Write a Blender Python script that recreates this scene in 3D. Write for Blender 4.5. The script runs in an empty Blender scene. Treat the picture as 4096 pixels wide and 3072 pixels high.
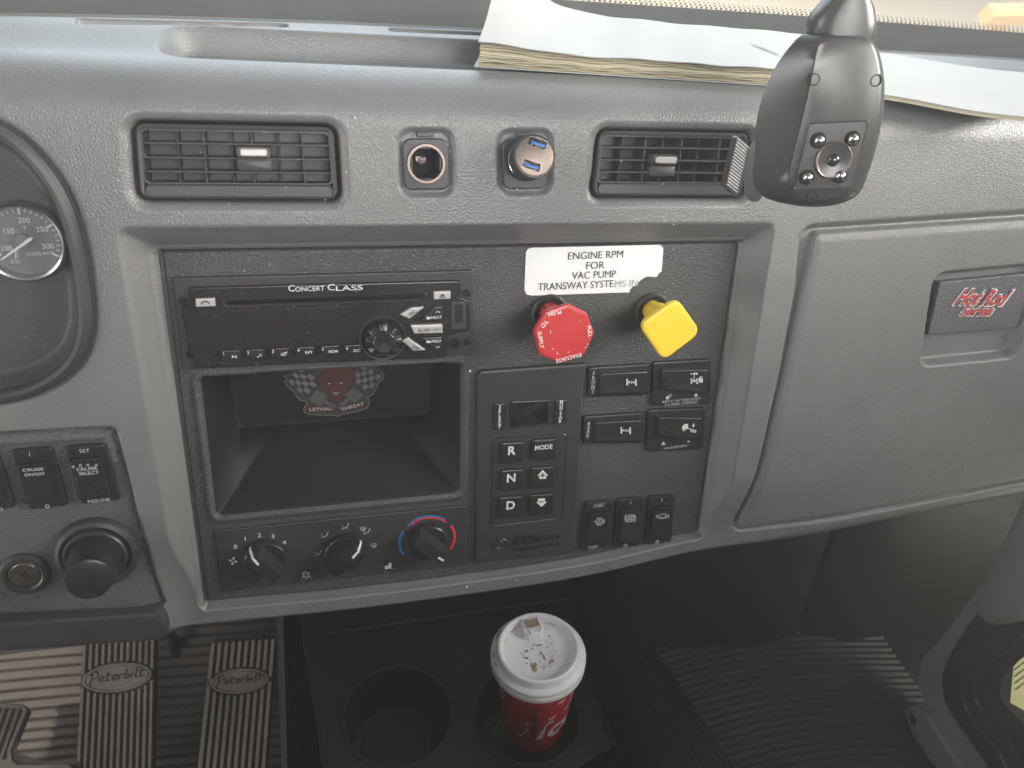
import bpy, bmesh, math, random
import numpy as np
from mathutils import Vector, Matrix
random.seed(7); np.random.seed(7)
sc = bpy.context.scene
COL = sc.collection

# ------------------------------------------------------------------ camera
F, CX, CY = 3050.0, 2048.0, 1536.0          # lens, in pixels of the 4096 x 3072 photograph
nrm = lambda v: np.array(v, float) / np.linalg.norm(v)
_px = nrm((11950, -740, 3050)); _pd = np.array((-278, 7864, 3050.0)); _pd = nrm(_pd - _px * _pd.dot(_px)); _pn = -np.cross(_px, _pd)
TILT = math.radians(15)                      # the dash face leans back
PX = np.array((1.0, 0, 0)); UP = np.array((0, math.sin(TILT), math.cos(TILT))); PN = np.array((0, -math.cos(TILT), math.sin(TILT)))
R = np.column_stack([PX, -UP, PN]) @ np.column_stack([_px, _pd, _pn]).T
def ray(u, v): return R @ np.array([(u - CX) / F, (v - CY) / F, 1.0])
CAM = -ray(1800, 1650) * 0.52
cd = bpy.data.cameras.new('camera'); cam = bpy.data.objects.new('camera', cd); COL.objects.link(cam); sc.camera = cam
cd.sensor_width = 36; cd.lens = 36 * F / 4096; cd.clip_start = 0.01; cd.clip_end = 400
M = Matrix.Identity(4)
for i in range(3):
    M[i][0] = R[i, 0]; M[i][1] = -R[i, 1]; M[i][2] = -R[i, 2]; M[i][3] = CAM[i]
cam.matrix_world = M
cd.dof.use_dof = True; cd.dof.focus_distance = 0.53; cd.dof.aperture_fstop = 14.0

# ------------------------------------------------------------------ light
w = bpy.data.worlds.new('World'); sc.world = w; w.use_nodes = True
w.node_tree.nodes['Background'].inputs[0].default_value = (0.80, 0.90, 1.0, 1)
w.node_tree.nodes['Background'].inputs[1].default_value = 0.07
def aim(o, tgt):
    d = Vector(tgt) - o.location; o.rotation_euler = d.to_track_quat('-Z', 'Y').to_euler()
def area(name, loc, tgt, sx, sy, e, col, spread=180):
    l = bpy.data.lights.new(name, 'AREA'); l.shape = 'RECTANGLE'; l.size = sx; l.size_y = sy; l.energy = e; l.color = col; l.spread = math.radians(spread)
    o = bpy.data.objects.new(name, l); COL.objects.link(o); o.location = loc; aim(o, tgt); return o
area('windshield_light', (0.30, 0.62, 1.10), (0.05, 0.05, 0.10), 2.0, 0.8, 15, (0.80, 0.90, 1.0))
area('front_sky_light', (0.30, 1.55, 1.00), (0.05, 0.10, 0.20), 2.8, 1.2, 46, (0.80, 0.90, 1.0))
area('passenger_window_light', (1.35, -0.50, 0.78), (0.20, 0.0, 0.42), 0.9, 0.5, 6.9, (1.0, 0.97, 0.91), 56)
area('driver_window_light', (-1.35, -0.60, 0.75), (-0.05, 0.0, 0.42), 0.9, 0.5, 2.2, (0.93, 0.96, 1.0), 56)
area('cab_bounce_fill', (0.45, -1.55, 0.80), (0.15, 0.0, 0.47), 1.5, 0.45, 4.7, (1.0, 0.97, 0.93), 45)  # added fill behind the camera, standing in for light bounced inside the cab
area('lower_door_window_light', (0.98, -0.16, -0.30), (0.45, 0.12, -0.22), 0.32, 0.32, 1.0, (1.0, 0.96, 0.84))
area('lower_driver_door_light', (-0.95, -0.25, -0.15), (-0.25, 0.12, -0.5), 0.35, 0.35, 4.0, (1.0, 0.92, 0.84))
def spot(name, loc, tgt, e, ang, col, r=0.02, blend=0.15):
    l = bpy.data.lights.new(name, 'SPOT'); l.energy = e; l.spot_size = math.radians(ang); l.color = col; l.shadow_soft_size = r; l.spot_blend = blend
    o = bpy.data.objects.new(name, l); COL.objects.link(o); o.location = loc; aim(o, tgt); return o
spot('sun_through_driver_door', (-1.5, -0.35, 0.75), (-0.47, 0.27, -0.60), 150, 8, (1.0, 0.86, 0.66))
spot('sun_on_yard', (6, 10, 22), (17, 17, -2), 950000, 70, (1.0, 0.94, 0.82), 0.3)
spot('sun_on_side_yard', (3.5, 0.8, 6.0), (2.8, 0.8, -2.2), 8000, 24, (1.0, 0.96, 0.84), 0.3)
sc.view_settings.view_transform = 'Standard'; sc.view_settings.look = 'None'
sc.view_settings.exposure = 0.0; sc.view_settings.gamma = 1.0
try: sc.cycles.use_denoising = True; sc.cycles.max_bounces = 4; sc.cycles.diffuse_bounces = 2; sc.cycles.glossy_bounces = 2; sc.cycles.transmission_bounces = 3; sc.cycles.volume_bounces = 0; sc.cycles.use_adaptive_sampling = True; sc.cycles.adaptive_threshold = 0.04; sc.cycles.light_sampling_threshold = 0.03
except Exception: pass

# ------------------------------------------------------------------ materials
def mat(name, col, rough=0.5, metal=0.0, spec=0.5, grain=None, vary=0.0, dust=0.0, trans=0.0, coat=0.0, speck=0.0):
    """grain=(kind, scale per metre, strength, distance); vary = broad tone variation; dust = pale speckles"""
    m = bpy.data.materials.new(name); m.use_nodes = True; nt = m.node_tree; b = nt.nodes['Principled BSDF']
    b.inputs['Base Color'].default_value = (*col, 1); b.inputs['Roughness'].default_value = rough
    b.inputs['Metallic'].default_value = metal; b.inputs['Specular IOR Level'].default_value = spec
    if trans: b.inputs['Transmission Weight'].default_value = trans
    if coat: b.inputs['Coat Weight'].default_value = coat; b.inputs['Coat Roughness'].default_value = 0.08
    L = nt.links.new; N = nt.nodes.new
    geo = N('ShaderNodeNewGeometry')
    colsock = None
    if vary:
        n1 = N('ShaderNodeTexNoise'); n1.inputs['Scale'].default_value = 14; n1.inputs['Detail'].default_value = 6; n1.inputs['Roughness'].default_value = 0.65
        L(geo.outputs['Position'], n1.inputs['Vector'])
        mr = N('ShaderNodeMapRange'); mr.inputs['From Min'].default_value = 0.3; mr.inputs['From Max'].default_value = 0.7
        mr.inputs['To Min'].default_value = 1 - vary; mr.inputs['To Max'].default_value = 1 + vary
        L(n1.outputs['Fac'], mr.inputs['Value'])
        mx = N('ShaderNodeMix'); mx.data_type = 'RGBA'; mx.blend_type = 'MULTIPLY'; mx.inputs['Factor'].default_value = 1
        mx.inputs[6].default_value = (*col, 1); L(mr.outputs['Result'], mx.inputs[7]); colsock = mx.outputs[2]
        rr = N('ShaderNodeMapRange'); rr.inputs['From Min'].default_value = 0.3; rr.inputs['From Max'].default_value = 0.7
        rr.inputs['To Min'].default_value = max(0.03, rough - 0.07); rr.inputs['To Max'].default_value = min(1, rough + 0.07)
        L(n1.outputs['Fac'], rr.inputs['Value']); L(rr.outputs['Result'], b.inputs['Roughness'])
    if dust:
        n2 = N('ShaderNodeTexNoise'); n2.inputs['Scale'].default_value = 420; n2.inputs['Detail'].default_value = 2
        L(geo.outputs['Position'], n2.inputs['Vector'])
        r2 = N('ShaderNodeMapRange'); r2.inputs['From Min'].default_value = 0.66; r2.inputs['From Max'].default_value = 0.80
        r2.inputs['To Max'].default_value = dust
        L(n2.outputs['Fac'], r2.inputs['Value'])
        m2 = N('ShaderNodeMix'); m2.data_type = 'RGBA'; m2.inputs[6].default_value = (*col, 1); m2.inputs[7].default_value = (0.45, 0.43, 0.40, 1)
        if colsock: L(colsock, m2.inputs[6])
        L(r2.outputs['Result'], m2.inputs['Factor']); colsock = m2.outputs[2]
    if colsock: L(colsock, b.inputs['Base Color'])
    if grain:
        kind, scale, st, dist = grain
        bp = N('ShaderNodeBump'); bp.inputs['Strength'].default_value = st; bp.inputs['Distance'].default_value = dist
        if kind == 'leather':
            wn = N('ShaderNodeTexNoise'); wn.inputs['Scale'].default_value = scale * 0.6; L(geo.outputs['Position'], wn.inputs['Vector'])
            av = N('ShaderNodeVectorMath'); av.operation = 'MULTIPLY_ADD'; av.inputs[1].default_value = (0.7 / scale,) * 3
            L(wn.outputs['Color'], av.inputs[0]); L(geo.outputs['Position'], av.inputs[2])
            vo = N('ShaderNodeTexVoronoi'); vo.feature = 'DISTANCE_TO_EDGE'; vo.inputs['Scale'].default_value = scale
            L(av.outputs[0], vo.inputs['Vector'])
            cl = N('ShaderNodeMapRange'); cl.interpolation_type = 'SMOOTHSTEP'; cl.inputs['From Max'].default_value = 0.34
            L(vo.outputs['Distance'], cl.inputs['Value']); L(cl.outputs['Result'], bp.inputs['Height'])
        else:
            nn = N('ShaderNodeTexNoise'); nn.inputs['Scale'].default_value = scale; nn.inputs['Detail'].default_value = 4
            L(geo.outputs['Position'], nn.inputs['Vector']); L(nn.outputs['Fac'], bp.inputs['Height'])
        L(bp.outputs['Normal'], b.inputs['Normal'])
    return m
MT = {}
MT['dash'] = mat('dash_grey_vinyl', (0.138, 0.136, 0.136), 0.40, grain=('leather', 540, 0.25, 0.0005), vary=0.05, spec=0.75)
MT['door'] = mat('glove_door_vinyl', (0.138, 0.136, 0.136), 0.46, grain=('leather', 540, 0.25, 0.0005), vary=0.05)
MT['panel'] = mat('dark_panel_vinyl', (0.054, 0.053, 0.053), 0.46, grain=('leather', 480, 0.5, 0.0005), vary=0.10, dust=0.25)
MT['switch_panel'] = mat('switch_panel_vinyl', (0.075, 0.074, 0.076), 0.5, grain=('leather', 430, 0.45, 0.0005), vary=0.08)
MT['cluster'] = mat('cluster_plastic', (0.045, 0.047, 0.052), 0.5, grain=('noise', 900, 0.6, 0.0006), dust=0.3)
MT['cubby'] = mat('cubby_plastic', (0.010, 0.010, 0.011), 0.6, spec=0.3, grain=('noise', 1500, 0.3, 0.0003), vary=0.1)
MT['black'] = mat('black_plastic', (0.032, 0.032, 0.033), 0.42, vary=0.12, grain=('noise', 1800, 0.15, 0.0002))
MT['switch'] = mat('switch_black_plastic', (0.020, 0.020, 0.022), 0.3, vary=0.1)
MT['gloss'] = mat('glossy_black_plastic', (0.020, 0.017, 0.016), 0.26, vary=0.12, dust=0.25)
MT['vent'] = mat('vent_black_plastic', (0.050, 0.050, 0.050), 0.42, vary=0.12)
MT['void'] = mat('dark_cavity_plastic', (0.006, 0.006, 0.006), 0.8)
MT['silver'] = mat('silver_painted_plastic', (0.46, 0.45, 0.45), 0.42, metal=0.4, vary=0.06)
MT['chrome'] = mat('chrome', (0.62, 0.63, 0.65), 0.22, metal=1.0)
MT['steel'] = mat('worn_steel', (0.55, 0.50, 0.45), 0.3, metal=1.0, vary=0.15)
MT['brass'] = mat('copper_tinted_metal', (0.24, 0.195, 0.17), 0.42, metal=0.85, vary=0.15)
MT['white'] = mat('white_print', (0.55, 0.55, 0.55), 0.6)
MT['greyprint'] = mat('grey_print', (0.42, 0.42, 0.43), 0.6)
MT['blackprint'] = mat('black_print', (0.03, 0.03, 0.032), 0.6)
MT['fadeprint'] = mat('faded_black_print', (0.33, 0.33, 0.34), 0.6)
MT['red'] = mat('red_plastic', (0.50, 0.035, 0.035), 0.36, vary=0.06, coat=0.15)
MT['yellow'] = mat('yellow_plastic', (0.80, 0.56, 0.035), 0.4, vary=0.04)
MT['dullprint'] = mat('dull_white_print', (0.15, 0.145, 0.135), 0.7, vary=0.15)  # decal inks, much darker than the plain prints
MT['dullgrey'] = mat('dull_grey_print', (0.085, 0.085, 0.09), 0.7, vary=0.15)
MT['dullred'] = mat('dull_red_print', (0.085, 0.022, 0.020), 0.7, vary=0.15)
MT['redprint'] = mat('red_print', (0.48, 0.035, 0.03), 0.5)
MT['blueprint'] = mat('blue_print', (0.03, 0.14, 0.34), 0.5)
MT['blue'] = mat('blue_plastic', (0.03, 0.12, 0.42), 0.35)
MT['label'] = mat('white_label_paper', (0.70, 0.71, 0.72), 0.5, vary=0.05, grain=('noise', 600, 0.1, 0.0002))
MT['paper'] = mat('notebook_cover', (0.38, 0.375, 0.36), 0.6, vary=0.06, grain=('noise', 260, 0.2, 0.0006))
MT['page'] = mat('yellowed_paper', (0.50, 0.45, 0.32), 0.8, vary=0.12)
MT['page2'] = mat('darker_yellowed_paper', (0.34, 0.29, 0.19), 0.8, vary=0.15)
MT['folder'] = mat('cream_card', (0.38, 0.375, 0.36), 0.6, vary=0.06)
MT['cupred'] = mat('red_cup_card', (0.58, 0.014, 0.026), 0.42, vary=0.05)
MT['lid'] = mat('white_lid_plastic', (0.80, 0.79, 0.80), 0.35, vary=0.03)
MT['coffee'] = mat('dried_coffee', (0.33, 0.20, 0.09), 0.35)
MT['beige'] = mat('beige_liner', (0.36, 0.27, 0.20), 0.5)
MT['console'] = mat('console_plastic', (0.010, 0.010, 0.011), 0.5, spec=0.45, grain=('noise', 1300, 0.3, 0.0003), vary=0.15, dust=0.05)
MT['rubber'] = mat('pedal_rubber', (0.20, 0.183, 0.172), 0.6, vary=0.3, dust=0.5, grain=('noise', 700, 0.4, 0.0006))
MT['pedaldark'] = mat('pedal_groove_dirt', (0.05, 0.042, 0.038), 0.8, vary=0.3)
MT['mat'] = mat('floor_rubber', (0.085, 0.076, 0.072), 0.55, vary=0.3, dust=0.35, grain=('noise', 500, 0.4, 0.0008))
MT['matdark'] = mat('passenger_rubber', (0.020, 0.022, 0.023), 0.36, spec=0.7, vary=0.2, grain=('noise', 500, 0.3, 0.0006))
MT['footwell'] = mat('footwell_plastic', (0.022, 0.022, 0.021), 0.48, vary=0.15, grain=('noise', 900, 0.2, 0.0004))
MT['doortrim'] = mat('door_grey_plastic', (0.24, 0.238, 0.232), 0.5, vary=0.08)
MT['seal'] = mat('rubber_seal', (0.022, 0.023, 0.023), 0.36, vary=0.2, dust=0.1)
MT['frit'] = mat('windshield_black_border', (0.16, 0.16, 0.158), 0.4, vary=0.1)  # black border lifted to grey, the glare veil put into its colour
MT['cowl_blocker'] = mat('cowl_plastic', (0.09, 0.085, 0.08), 0.6, vary=0.1)
MT['camera'] = mat('dash_camera_plastic', (0.048, 0.046, 0.045), 0.30, vary=0.1)
MT['clear'] = mat('clear_led_dome', (0.9, 0.9, 0.9), 0.05, trans=0.9)
MT['lens'] = mat('lens_glass', (0.02, 0.02, 0.02), 0.06, coat=0.5)
MT['dial'] = mat('gauge_face', (0.20, 0.20, 0.205), 0.35, dust=0.25, vary=0.2)
MT['gravel'] = mat('sunlit_gravel', (0.42, 0.36, 0.30), 0.9, vary=0.5, dust=0.8)
MT['machine'] = mat('yellow_machine_paint', (0.75, 0.45, 0.10), 0.5, vary=0.2)
def glassmat(name, tint, refl):
    m = bpy.data.materials.new(name); m.use_nodes = True; nt = m.node_tree; nt.nodes.remove(nt.nodes['Principled BSDF'])
    out = nt.nodes['Material Output']; t = nt.nodes.new('ShaderNodeBsdfTransparent'); t.inputs[0].default_value = (*tint, 1)
    g = nt.nodes.new('ShaderNodeBsdfGlossy'); g.inputs['Roughness'].default_value = 0.03
    mx = nt.nodes.new('ShaderNodeMixShader'); mx.inputs[0].default_value = refl
    nt.links.new(t.outputs[0], mx.inputs[1]); nt.links.new(g.outputs[0], mx.inputs[2]); nt.links.new(mx.outputs[0], out.inputs[0]); return m
MT['glass'] = glassmat('window_glass', (0.93, 0.95, 0.93), 0.06)
MT['gaugeglass'] = glassmat('gauge_glass', (0.92, 0.93, 0.94), 0.035)

# ------------------------------------------------------------------ builders
ROOT = {}
def tag(o, label=None, cat=None, group=None, kind=None):
    for k, v in (('label', label), ('category', cat), ('group', group), ('kind', kind)):
        if v: o[k] = v
    return o
def thing(name, label, cat, loc=(0, 0, 0), group=None):
    o = bpy.data.objects.new(name, None); o.empty_display_size = 0.02; COL.objects.link(o); o.location = loc
    ROOT[o.name] = np.array(loc, float); return tag(o, label, cat, group)
def mk(name, verts, faces, m, parent=None, smooth=True, mats=None, fmat=None, sharp=35):
    me = bpy.data.meshes.new(name); v = np.asarray(verts, float).reshape(-1, 3)
    base = ROOT[parent.name] if parent is not None else np.zeros(3)
    if parent is None:
        base = v.mean(0).copy(); base[2] = v[:, 2].min()
    me.from_pydata((v - base).tolist(), [], faces)
    for mm in (mats or [m]): me.materials.append(MT[mm] if isinstance(mm, str) else mm)
    if fmat is not None: me.polygons.foreach_set('material_index', fmat)
    bm = bmesh.new(); bm.from_mesh(me); bmesh.ops.recalc_face_normals(bm, faces=bm.faces) if len(faces) < 20000 else None; bm.to_mesh(me); bm.free()
    o = bpy.data.objects.new(name, me); COL.objects.link(o)
    if parent is not None: o.parent = parent
    else: o.location = base
    ROOT[o.name] = base
    if smooth:
        me.polygons.foreach_set('use_smooth', [True] * len(me.polygons))
        if sharp and len(faces) < 20000: me.set_sharp_from_angle(angle=math.radians(sharp))
    me.update(); return o
class Plane:
    def __init__(s, o, ax, ay):
        s.o = np.array(o, float); s.ax = nrm(ax); s.ay = np.array(ay, float); s.ay = nrm(s.ay - s.ax * s.ay.dot(s.ax)); s.n = np.cross(s.ax, s.ay)
    def w(s, x, y, h=0): return s.o + s.ax * x + s.ay * y + s.n * h
    def px(s, u, v, h=0):
        d = ray(u, v); t = (h - (CAM - s.o).dot(s.n)) / d.dot(s.n); p = CAM + d * t - s.o
        return np.array([p.dot(s.ax), p.dot(s.ay)])
    def wpx(s, u, v, h=0): return s.w(*s.px(u, v, h), h)
    def mpp(s, u, v, h=0): return np.linalg.norm(s.px(u + 10, v, h) - s.px(u, v, h)) / 10
PP = Plane((0, 0, 0), PX, UP)                 # face of the dash
RD = 0.020                                    # depth of the recessed centre panel
PC = Plane(-PN * RD, PX, UP)
class Poly:                                   # rounded polygon that can be inset
    def __init__(s, pts, r=0.0, seg=5):
        p = [np.array(q, float) for q in pts]
        a = sum(p[i][0] * p[(i + 1) % len(p)][1] - p[(i + 1) % len(p)][0] * p[i][1] for i in range(len(p)))
        s.p = p if a > 0 else p[::-1]; s.r = r; s.seg = seg
    def at(s, ins=0.0):
        n = len(s.p); L = []
        for i in range(n):
            a, b = s.p[i], s.p[(i + 1) % n]; d = nrm(b - a); nn = np.array([-d[1], d[0]]); L.append((a + nn * ins, d))
        V = []
        for i in range(n):
            (a, d), (b, e) = L[i - 1], L[i]; cr = d[0] * e[1] - d[1] * e[0]
            if abs(cr) < 1e-6: V.append(b)
            else:
                t = ((b - a)[0] * e[1] - (b - a)[1] * e[0]) / cr; V.append(a + d * t)
        r = max(s.r - ins, 0.0002) if ins > 0 else s.r - ins
        if s.r <= 0: return np.array(V)
        out = []
        for i in range(n):
            p, q, nx = V[i], V[i - 1], V[(i + 1) % n]
            d1, d2 = nrm(q - p), nrm(nx - p); ang = math.acos(max(-1, min(1, d1.dot(d2))))
            t = min(r / math.tan(ang / 2), 0.48 * np.linalg.norm(q - p), 0.48 * np.linalg.norm(nx - p)); p1, p2 = p + d1 * t, p + d2 * t
            for k in range(s.seg + 1):
                f = k / s.seg; out.append((1 - f) ** 2 * p1 + 2 * f * (1 - f) * p + f * f * p2)
        return np.array(out)
class Circ:
    def __init__(s, c, r, n=40, ry=None): s.c = np.array(c, float); s.r = r; s.n = n; s.q = (ry or r) / r
    def at(s, ins=0.0):
        a = np.arange(s.n) * 2 * math.pi / s.n
        return s.c + np.column_stack([np.cos(a) * (s.r - ins), np.sin(a) * (s.r - ins) * s.q])
def loft(name, out, rings, pl, m, parent=None, hf=None, cap=True, steps=0, smooth=True, sharp=35, back=False):
    """rings: (inset, height); the last ring is capped, with extra inner steps if hf bends the top"""
    V, Fc = [], []
    R2 = [(out.at(i), h) for i, h in rings]
    if steps:
        b, h = R2[-1]; c = b.mean(0)
        for k in range(1, steps): f = 1 - k / steps; R2.append((c + (b - c) * f, h))
    n = len(R2[0][0]); nr = len(R2)
    for k, (p, h) in enumerate(R2):
        for q in p: V.append(pl.w(q[0], q[1], h + (hf(q[0], q[1]) if hf and k >= len(rings) - 2 else 0)))
    for k in range(nr - 1):
        for i in range(n): j = (i + 1) % n; Fc.append((k * n + i, k * n + j, (k + 1) * n + j, (k + 1) * n + i))
    if cap:
        b, h = R2[-1]; c = b.mean(0); V.append(pl.w(c[0], c[1], h + (hf(*c) if hf else 0))); ci = len(V) - 1
        for i in range(n): Fc.append(((nr - 1) * n + i, (nr - 1) * n + (i + 1) % n, ci))
    if back: Fc.append(tuple(range(n))[::-1])
    return mk(name, V, Fc, m, parent, smooth, sharp=sharp)
def quad(pl, pts, r, h=0, seg=5): return Poly([pl.px(u, v, h) for u, v in pts], r, seg)
def slab(name, pts, pl, m, parent, h, r=0.002, b=0.0008, h0=0.0, hf=None, steps=0, dish=0.0):
    """rounded slab whose front face has the outline pts (photo pixels, found on the plane at height h)"""
    o = quad(pl, pts, r, h)
    rg = [(0, h0), (0, h - b), (b * 0.3, h - b * 0.3), (b, h)]
    if not dish: rg += [(b * 1.5, h)]
    if dish: rg += [(b * 2.2, h), (b * 2.8, h - dish)]
    return loft(name, o, rg, pl, m, parent, hf=hf, steps=steps)
def tube(name, pts, r, m, parent=None, seg=10, closed=False, cap=True):
    P = [np.array(p, float) for p in pts]; n = len(P); V, Fc = [], []; rr = r if hasattr(r, '__len__') else [r] * n; up = None
    for i in range(n):
        t = nrm(P[(i + 1) % n] - P[i - 1]) if closed else nrm(P[min(i + 1, n - 1)] - P[max(i - 1, 0)])
        if up is None: up = np.cross(t, (0.3, 0.2, 0.9))
        up = nrm(up - t * up.dot(t)); s2 = np.cross(t, up)
        for k in range(seg): a = 2 * math.pi * k / seg; V.append(P[i] + (up * math.cos(a) + s2 * math.sin(a)) * rr[i])
    for i in range(n if closed else n - 1):
        for k in range(seg): k2 = (k + 1) % seg; j = (i + 1) % n; Fc.append((i * seg + k, i * seg + k2, j * seg + k2, j * seg + k))
    if cap and not closed: Fc.append(tuple(range(seg))[::-1]); Fc.append(tuple(range((n - 1) * seg, n * seg)))
    return mk(name, V, Fc, m, parent)
def lathe(name, prof, o, ax, m, parent=None, n=48, cap0=True, cap1=True, sharp=35):
    """prof: (radius, height) along axis ax from o"""
    ax = nrm(ax); u = nrm(np.cross(ax, (0.31, 0.9, 0.2))); v = np.cross(ax, u); V, Fc = [], []; o = np.array(o, float)
    for r, h in prof:
        for k in range(n): a = 2 * math.pi * k / n; V.append(o + ax * h + (u * math.cos(a) + v * math.sin(a)) * r)
    for i in range(len(prof) - 1):
        for k in range(n): j = (k + 1) % n; Fc.append((i * n + k, i * n + j, (i + 1) * n + j, (i + 1) * n + k))
    if cap0: Fc.append(tuple(range(n))[::-1])
    if cap1: Fc.append(tuple(range((len(prof) - 1) * n, len(prof) * n)))
    return mk(name, V, Fc, m, parent, sharp=sharp)
# flat print: lettering and marks as thin ink sheets on a plane
_glyph = {}
def glyphs(s, bold=0.0, spacing=1.0, extr=0.0):
    k = (s, bold, spacing, extr)
    if k not in _glyph:
        c = bpy.data.curves.new('ink', 'FONT'); c.body = s; c.align_x = 'CENTER'; c.offset = bold; c.space_character = spacing; c.resolution_u = 3; c.extrude = extr
        o = bpy.data.objects.new('ink', c); COL.objects.link(o); bpy.context.view_layer.update()
        me = bpy.data.meshes.new_from_object(o.evaluated_get(bpy.context.evaluated_depsgraph_get()))
        V = np.array([v.co[:] for v in me.vertices]); Fc = [tuple(p.vertices) for p in me.polygons]
        bpy.data.objects.remove(o); bpy.data.curves.remove(c); bpy.data.meshes.remove(me); _glyph[k] = (V, Fc)
    V, Fc = _glyph[k]; return V.copy(), Fc
_H = glyphs('H')[0]; CAPH = _H[:, 1].max() - _H[:, 1].min(); CAP0 = _H[:, 1].min()
class Ink:
    def __init__(s, pl, h): s.pl, s.h, s.V, s.F = pl, h, [], []
    def add(s, V, Fc): k = len(s.V); s.V += list(V); s.F += [tuple(i + k for i in f) for f in Fc]
    def text(s, body, u, v, cap, ang=0.0, sx=1.0, bold=0.0, shear=0.0, spacing=1.0, width=None, extr=0.0):
        """centred at pixel (u, v), capital height in pixels; ang in degrees within the plane"""
        V, Fc = glyphs(body, bold, spacing, extr); k = s.pl.mpp(u, v, s.h); sc_ = cap * k / CAPH
        V[:, 1] -= CAP0 + CAPH / 2; V[:, 0] -= (V[:, 0].min() + V[:, 0].max()) / 2
        x = V[:, 0] * sc_ * sx
        if width: x = V[:, 0] * width * k / (V[:, 0].max() - V[:, 0].min())
        y = V[:, 1] * sc_; x = x + y * shear; a = math.radians(ang); c = s.pl.px(u, v, s.h)
        s.add([s.pl.w(c[0] + X * math.cos(a) - Y * math.sin(a), c[1] + X * math.sin(a) + Y * math.cos(a), s.h + Z * sc_) for X, Y, Z in zip(x, y, V[:, 2])], Fc); return s
    def stack(s, word, u0, v0, u1, v1, cap, bold=0.0, sx=1.0):
        for i, ch in enumerate(word):
            f = i / (len(word) - 1); s.text(ch, u0 + (u1 - u0) * f, v0 + (v1 - v0) * f, cap, bold=bold, sx=sx)
        return s
    def poly(s, pts):
        P = [s.pl.wpx(u, v, s.h) for u, v in pts]; s.add(P, [tuple(range(len(P)))]); return s
    def disc(s, u, v, r, n=14, r2=0.0):
        c = s.pl.px(u, v, s.h); k = s.pl.mpp(u, v, s.h); A = [2 * math.pi * i / n for i in range(n)]
        if r2:
            P = [s.pl.w(c[0] + q * k * math.cos(a), c[1] + q * k * math.sin(a), s.h) for q in (r, r2) for a in A]
            s.add(P, [(i, (i + 1) % n, n + (i + 1) % n, n + i) for i in range(n)])
        else: s.add([s.pl.w(c[0] + r * k * math.cos(a), c[1] + r * k * math.sin(a), s.h) for a in A], [tuple(range(n))])
        return s
    def line(s, pts, wd, closed=False):
        P = [s.pl.px(u, v, s.h) for u, v in pts]; k = s.pl.mpp(*pts[0], s.h) * wd / 2; n = len(P)
        L, Rr = [], []
        for i in range(n):
            a = P[i - 1] if (closed or i) else P[i]; b = P[(i + 1) % n] if (closed or i < n - 1) else P[i]
            d = nrm(b - a); nn = np.array([-d[1], d[0]]); L.append(P[i] + nn * k); Rr.append(P[i] - nn * k)
        s.add([s.pl.w(*q, s.h) for q in L + Rr], [(i, (i + 1) % n, n + (i + 1) % n, n + i) for i in range(n if closed else n - 1)]); return s
    def drape(s, h, f, up=0.0004):            # lay the print on a curved rocker
        for i_, v in enumerate(s.V):
            r = np.array(v) - s.pl.o; x, y = r.dot(s.pl.ax), r.dot(s.pl.ay); s.V[i_] = s.pl.w(x, y, h + 0.0022 + f(x, y) + up)
        return s
    def done(s, name, m, parent): return mk(name, s.V, s.F, m, parent, smooth=False)
def spline(pts, n=8, closed=False):
    P = [np.array(p, float) for p in pts]; out = []; m = len(P)
    for i in range(m if closed else m - 1):
        g = (lambda k: P[k % m]) if closed else (lambda k: P[max(0, min(m - 1, k))])
        a, b, c, d = g(i - 1), g(i), g(i + 1), g(i + 2)
        for k in range(n): t = k / n; out.append(0.5 * ((2 * b) + (c - a) * t + (2 * a - 5 * b + 4 * c - d) * t * t + (3 * b - a - 3 * c + d) * t ** 3))
    if not closed: out.append(P[-1])
    return out

# ------------------------------------------------------------------ dashboard shell: a profile swept along X with recesses pressed into it
U0, RHO, TH = 0.183, 0.035, math.radians(75)
S1 = U0 + RHO * TH
TOPZ = (U0 + RHO * math.sin(TH)) * math.cos(TILT) - RHO * (1 - math.cos(TH)) * math.sin(TILT)
TOPY = (U0 + RHO * math.sin(TH)) * math.sin(TILT) + RHO * (1 - math.cos(TH)) * math.cos(TILT)
PT = Plane((0, TOPY, TOPZ), (1, 0, 0), (0, 1, 0))      # dash top: x, distance behind the ridge
_lp = spline([(-0.42, -0.1415), (-0.198, -0.1450), (-0.059, -0.1500), (0.10, -0.1480), (0.203, -0.1370), (0.279, -0.1320), (0.377, -0.1230), (0.525, -0.1120), (0.72, -0.096)], 6)
LX, LU = [p[0] for p in _lp], [p[1] for p in _lp]
def dep(X): f = lambda a, b, x: (lambda t: t * t * (3 - 2 * t))(np.clip((x - a) / (b - a), 0, 1)); return 0.013 * f(-0.215, -0.18, X) * (1 - f(0.20, 0.36, X))
def lo(X): return np.interp(X, LX, LU) - 0.73 * dep(X)
def back(X): return np.interp(X, [-0.45, -0.36, -0.255, -0.17, -0.07, 0.0, 0.2, 0.45, 0.75], [0.020, 0.032, 0.048, 0.064, 0.076, 0.079, 0.086, 0.083, 0.07])
def sdf(X, S, pts, r=0.0):
    p = Poly(pts, 0).at(r) if r else Poly(pts, 0).at(0)
    d = np.full(X.shape, 1e9); sg = np.ones(X.shape)
    n = len(p)
    for i in range(n):
        a, b = p[i], p[i - 1]; e = b - a; wx, wy = X - a[0], S - a[1]
        t = np.clip((wx * e[0] + wy * e[1]) / (e @ e), 0, 1); d = np.minimum(d, (wx - e[0] * t) ** 2 + (wy - e[1] * t) ** 2)
        c1, c2, c3 = S >= a[1], S < b[1], e[0] * wy > e[1] * wx
        sg = np.where((c1 & c2 & c3) | (~c1 & ~c2 & ~c3), -sg, sg)
    return sg * np.sqrt(d) - r
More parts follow.
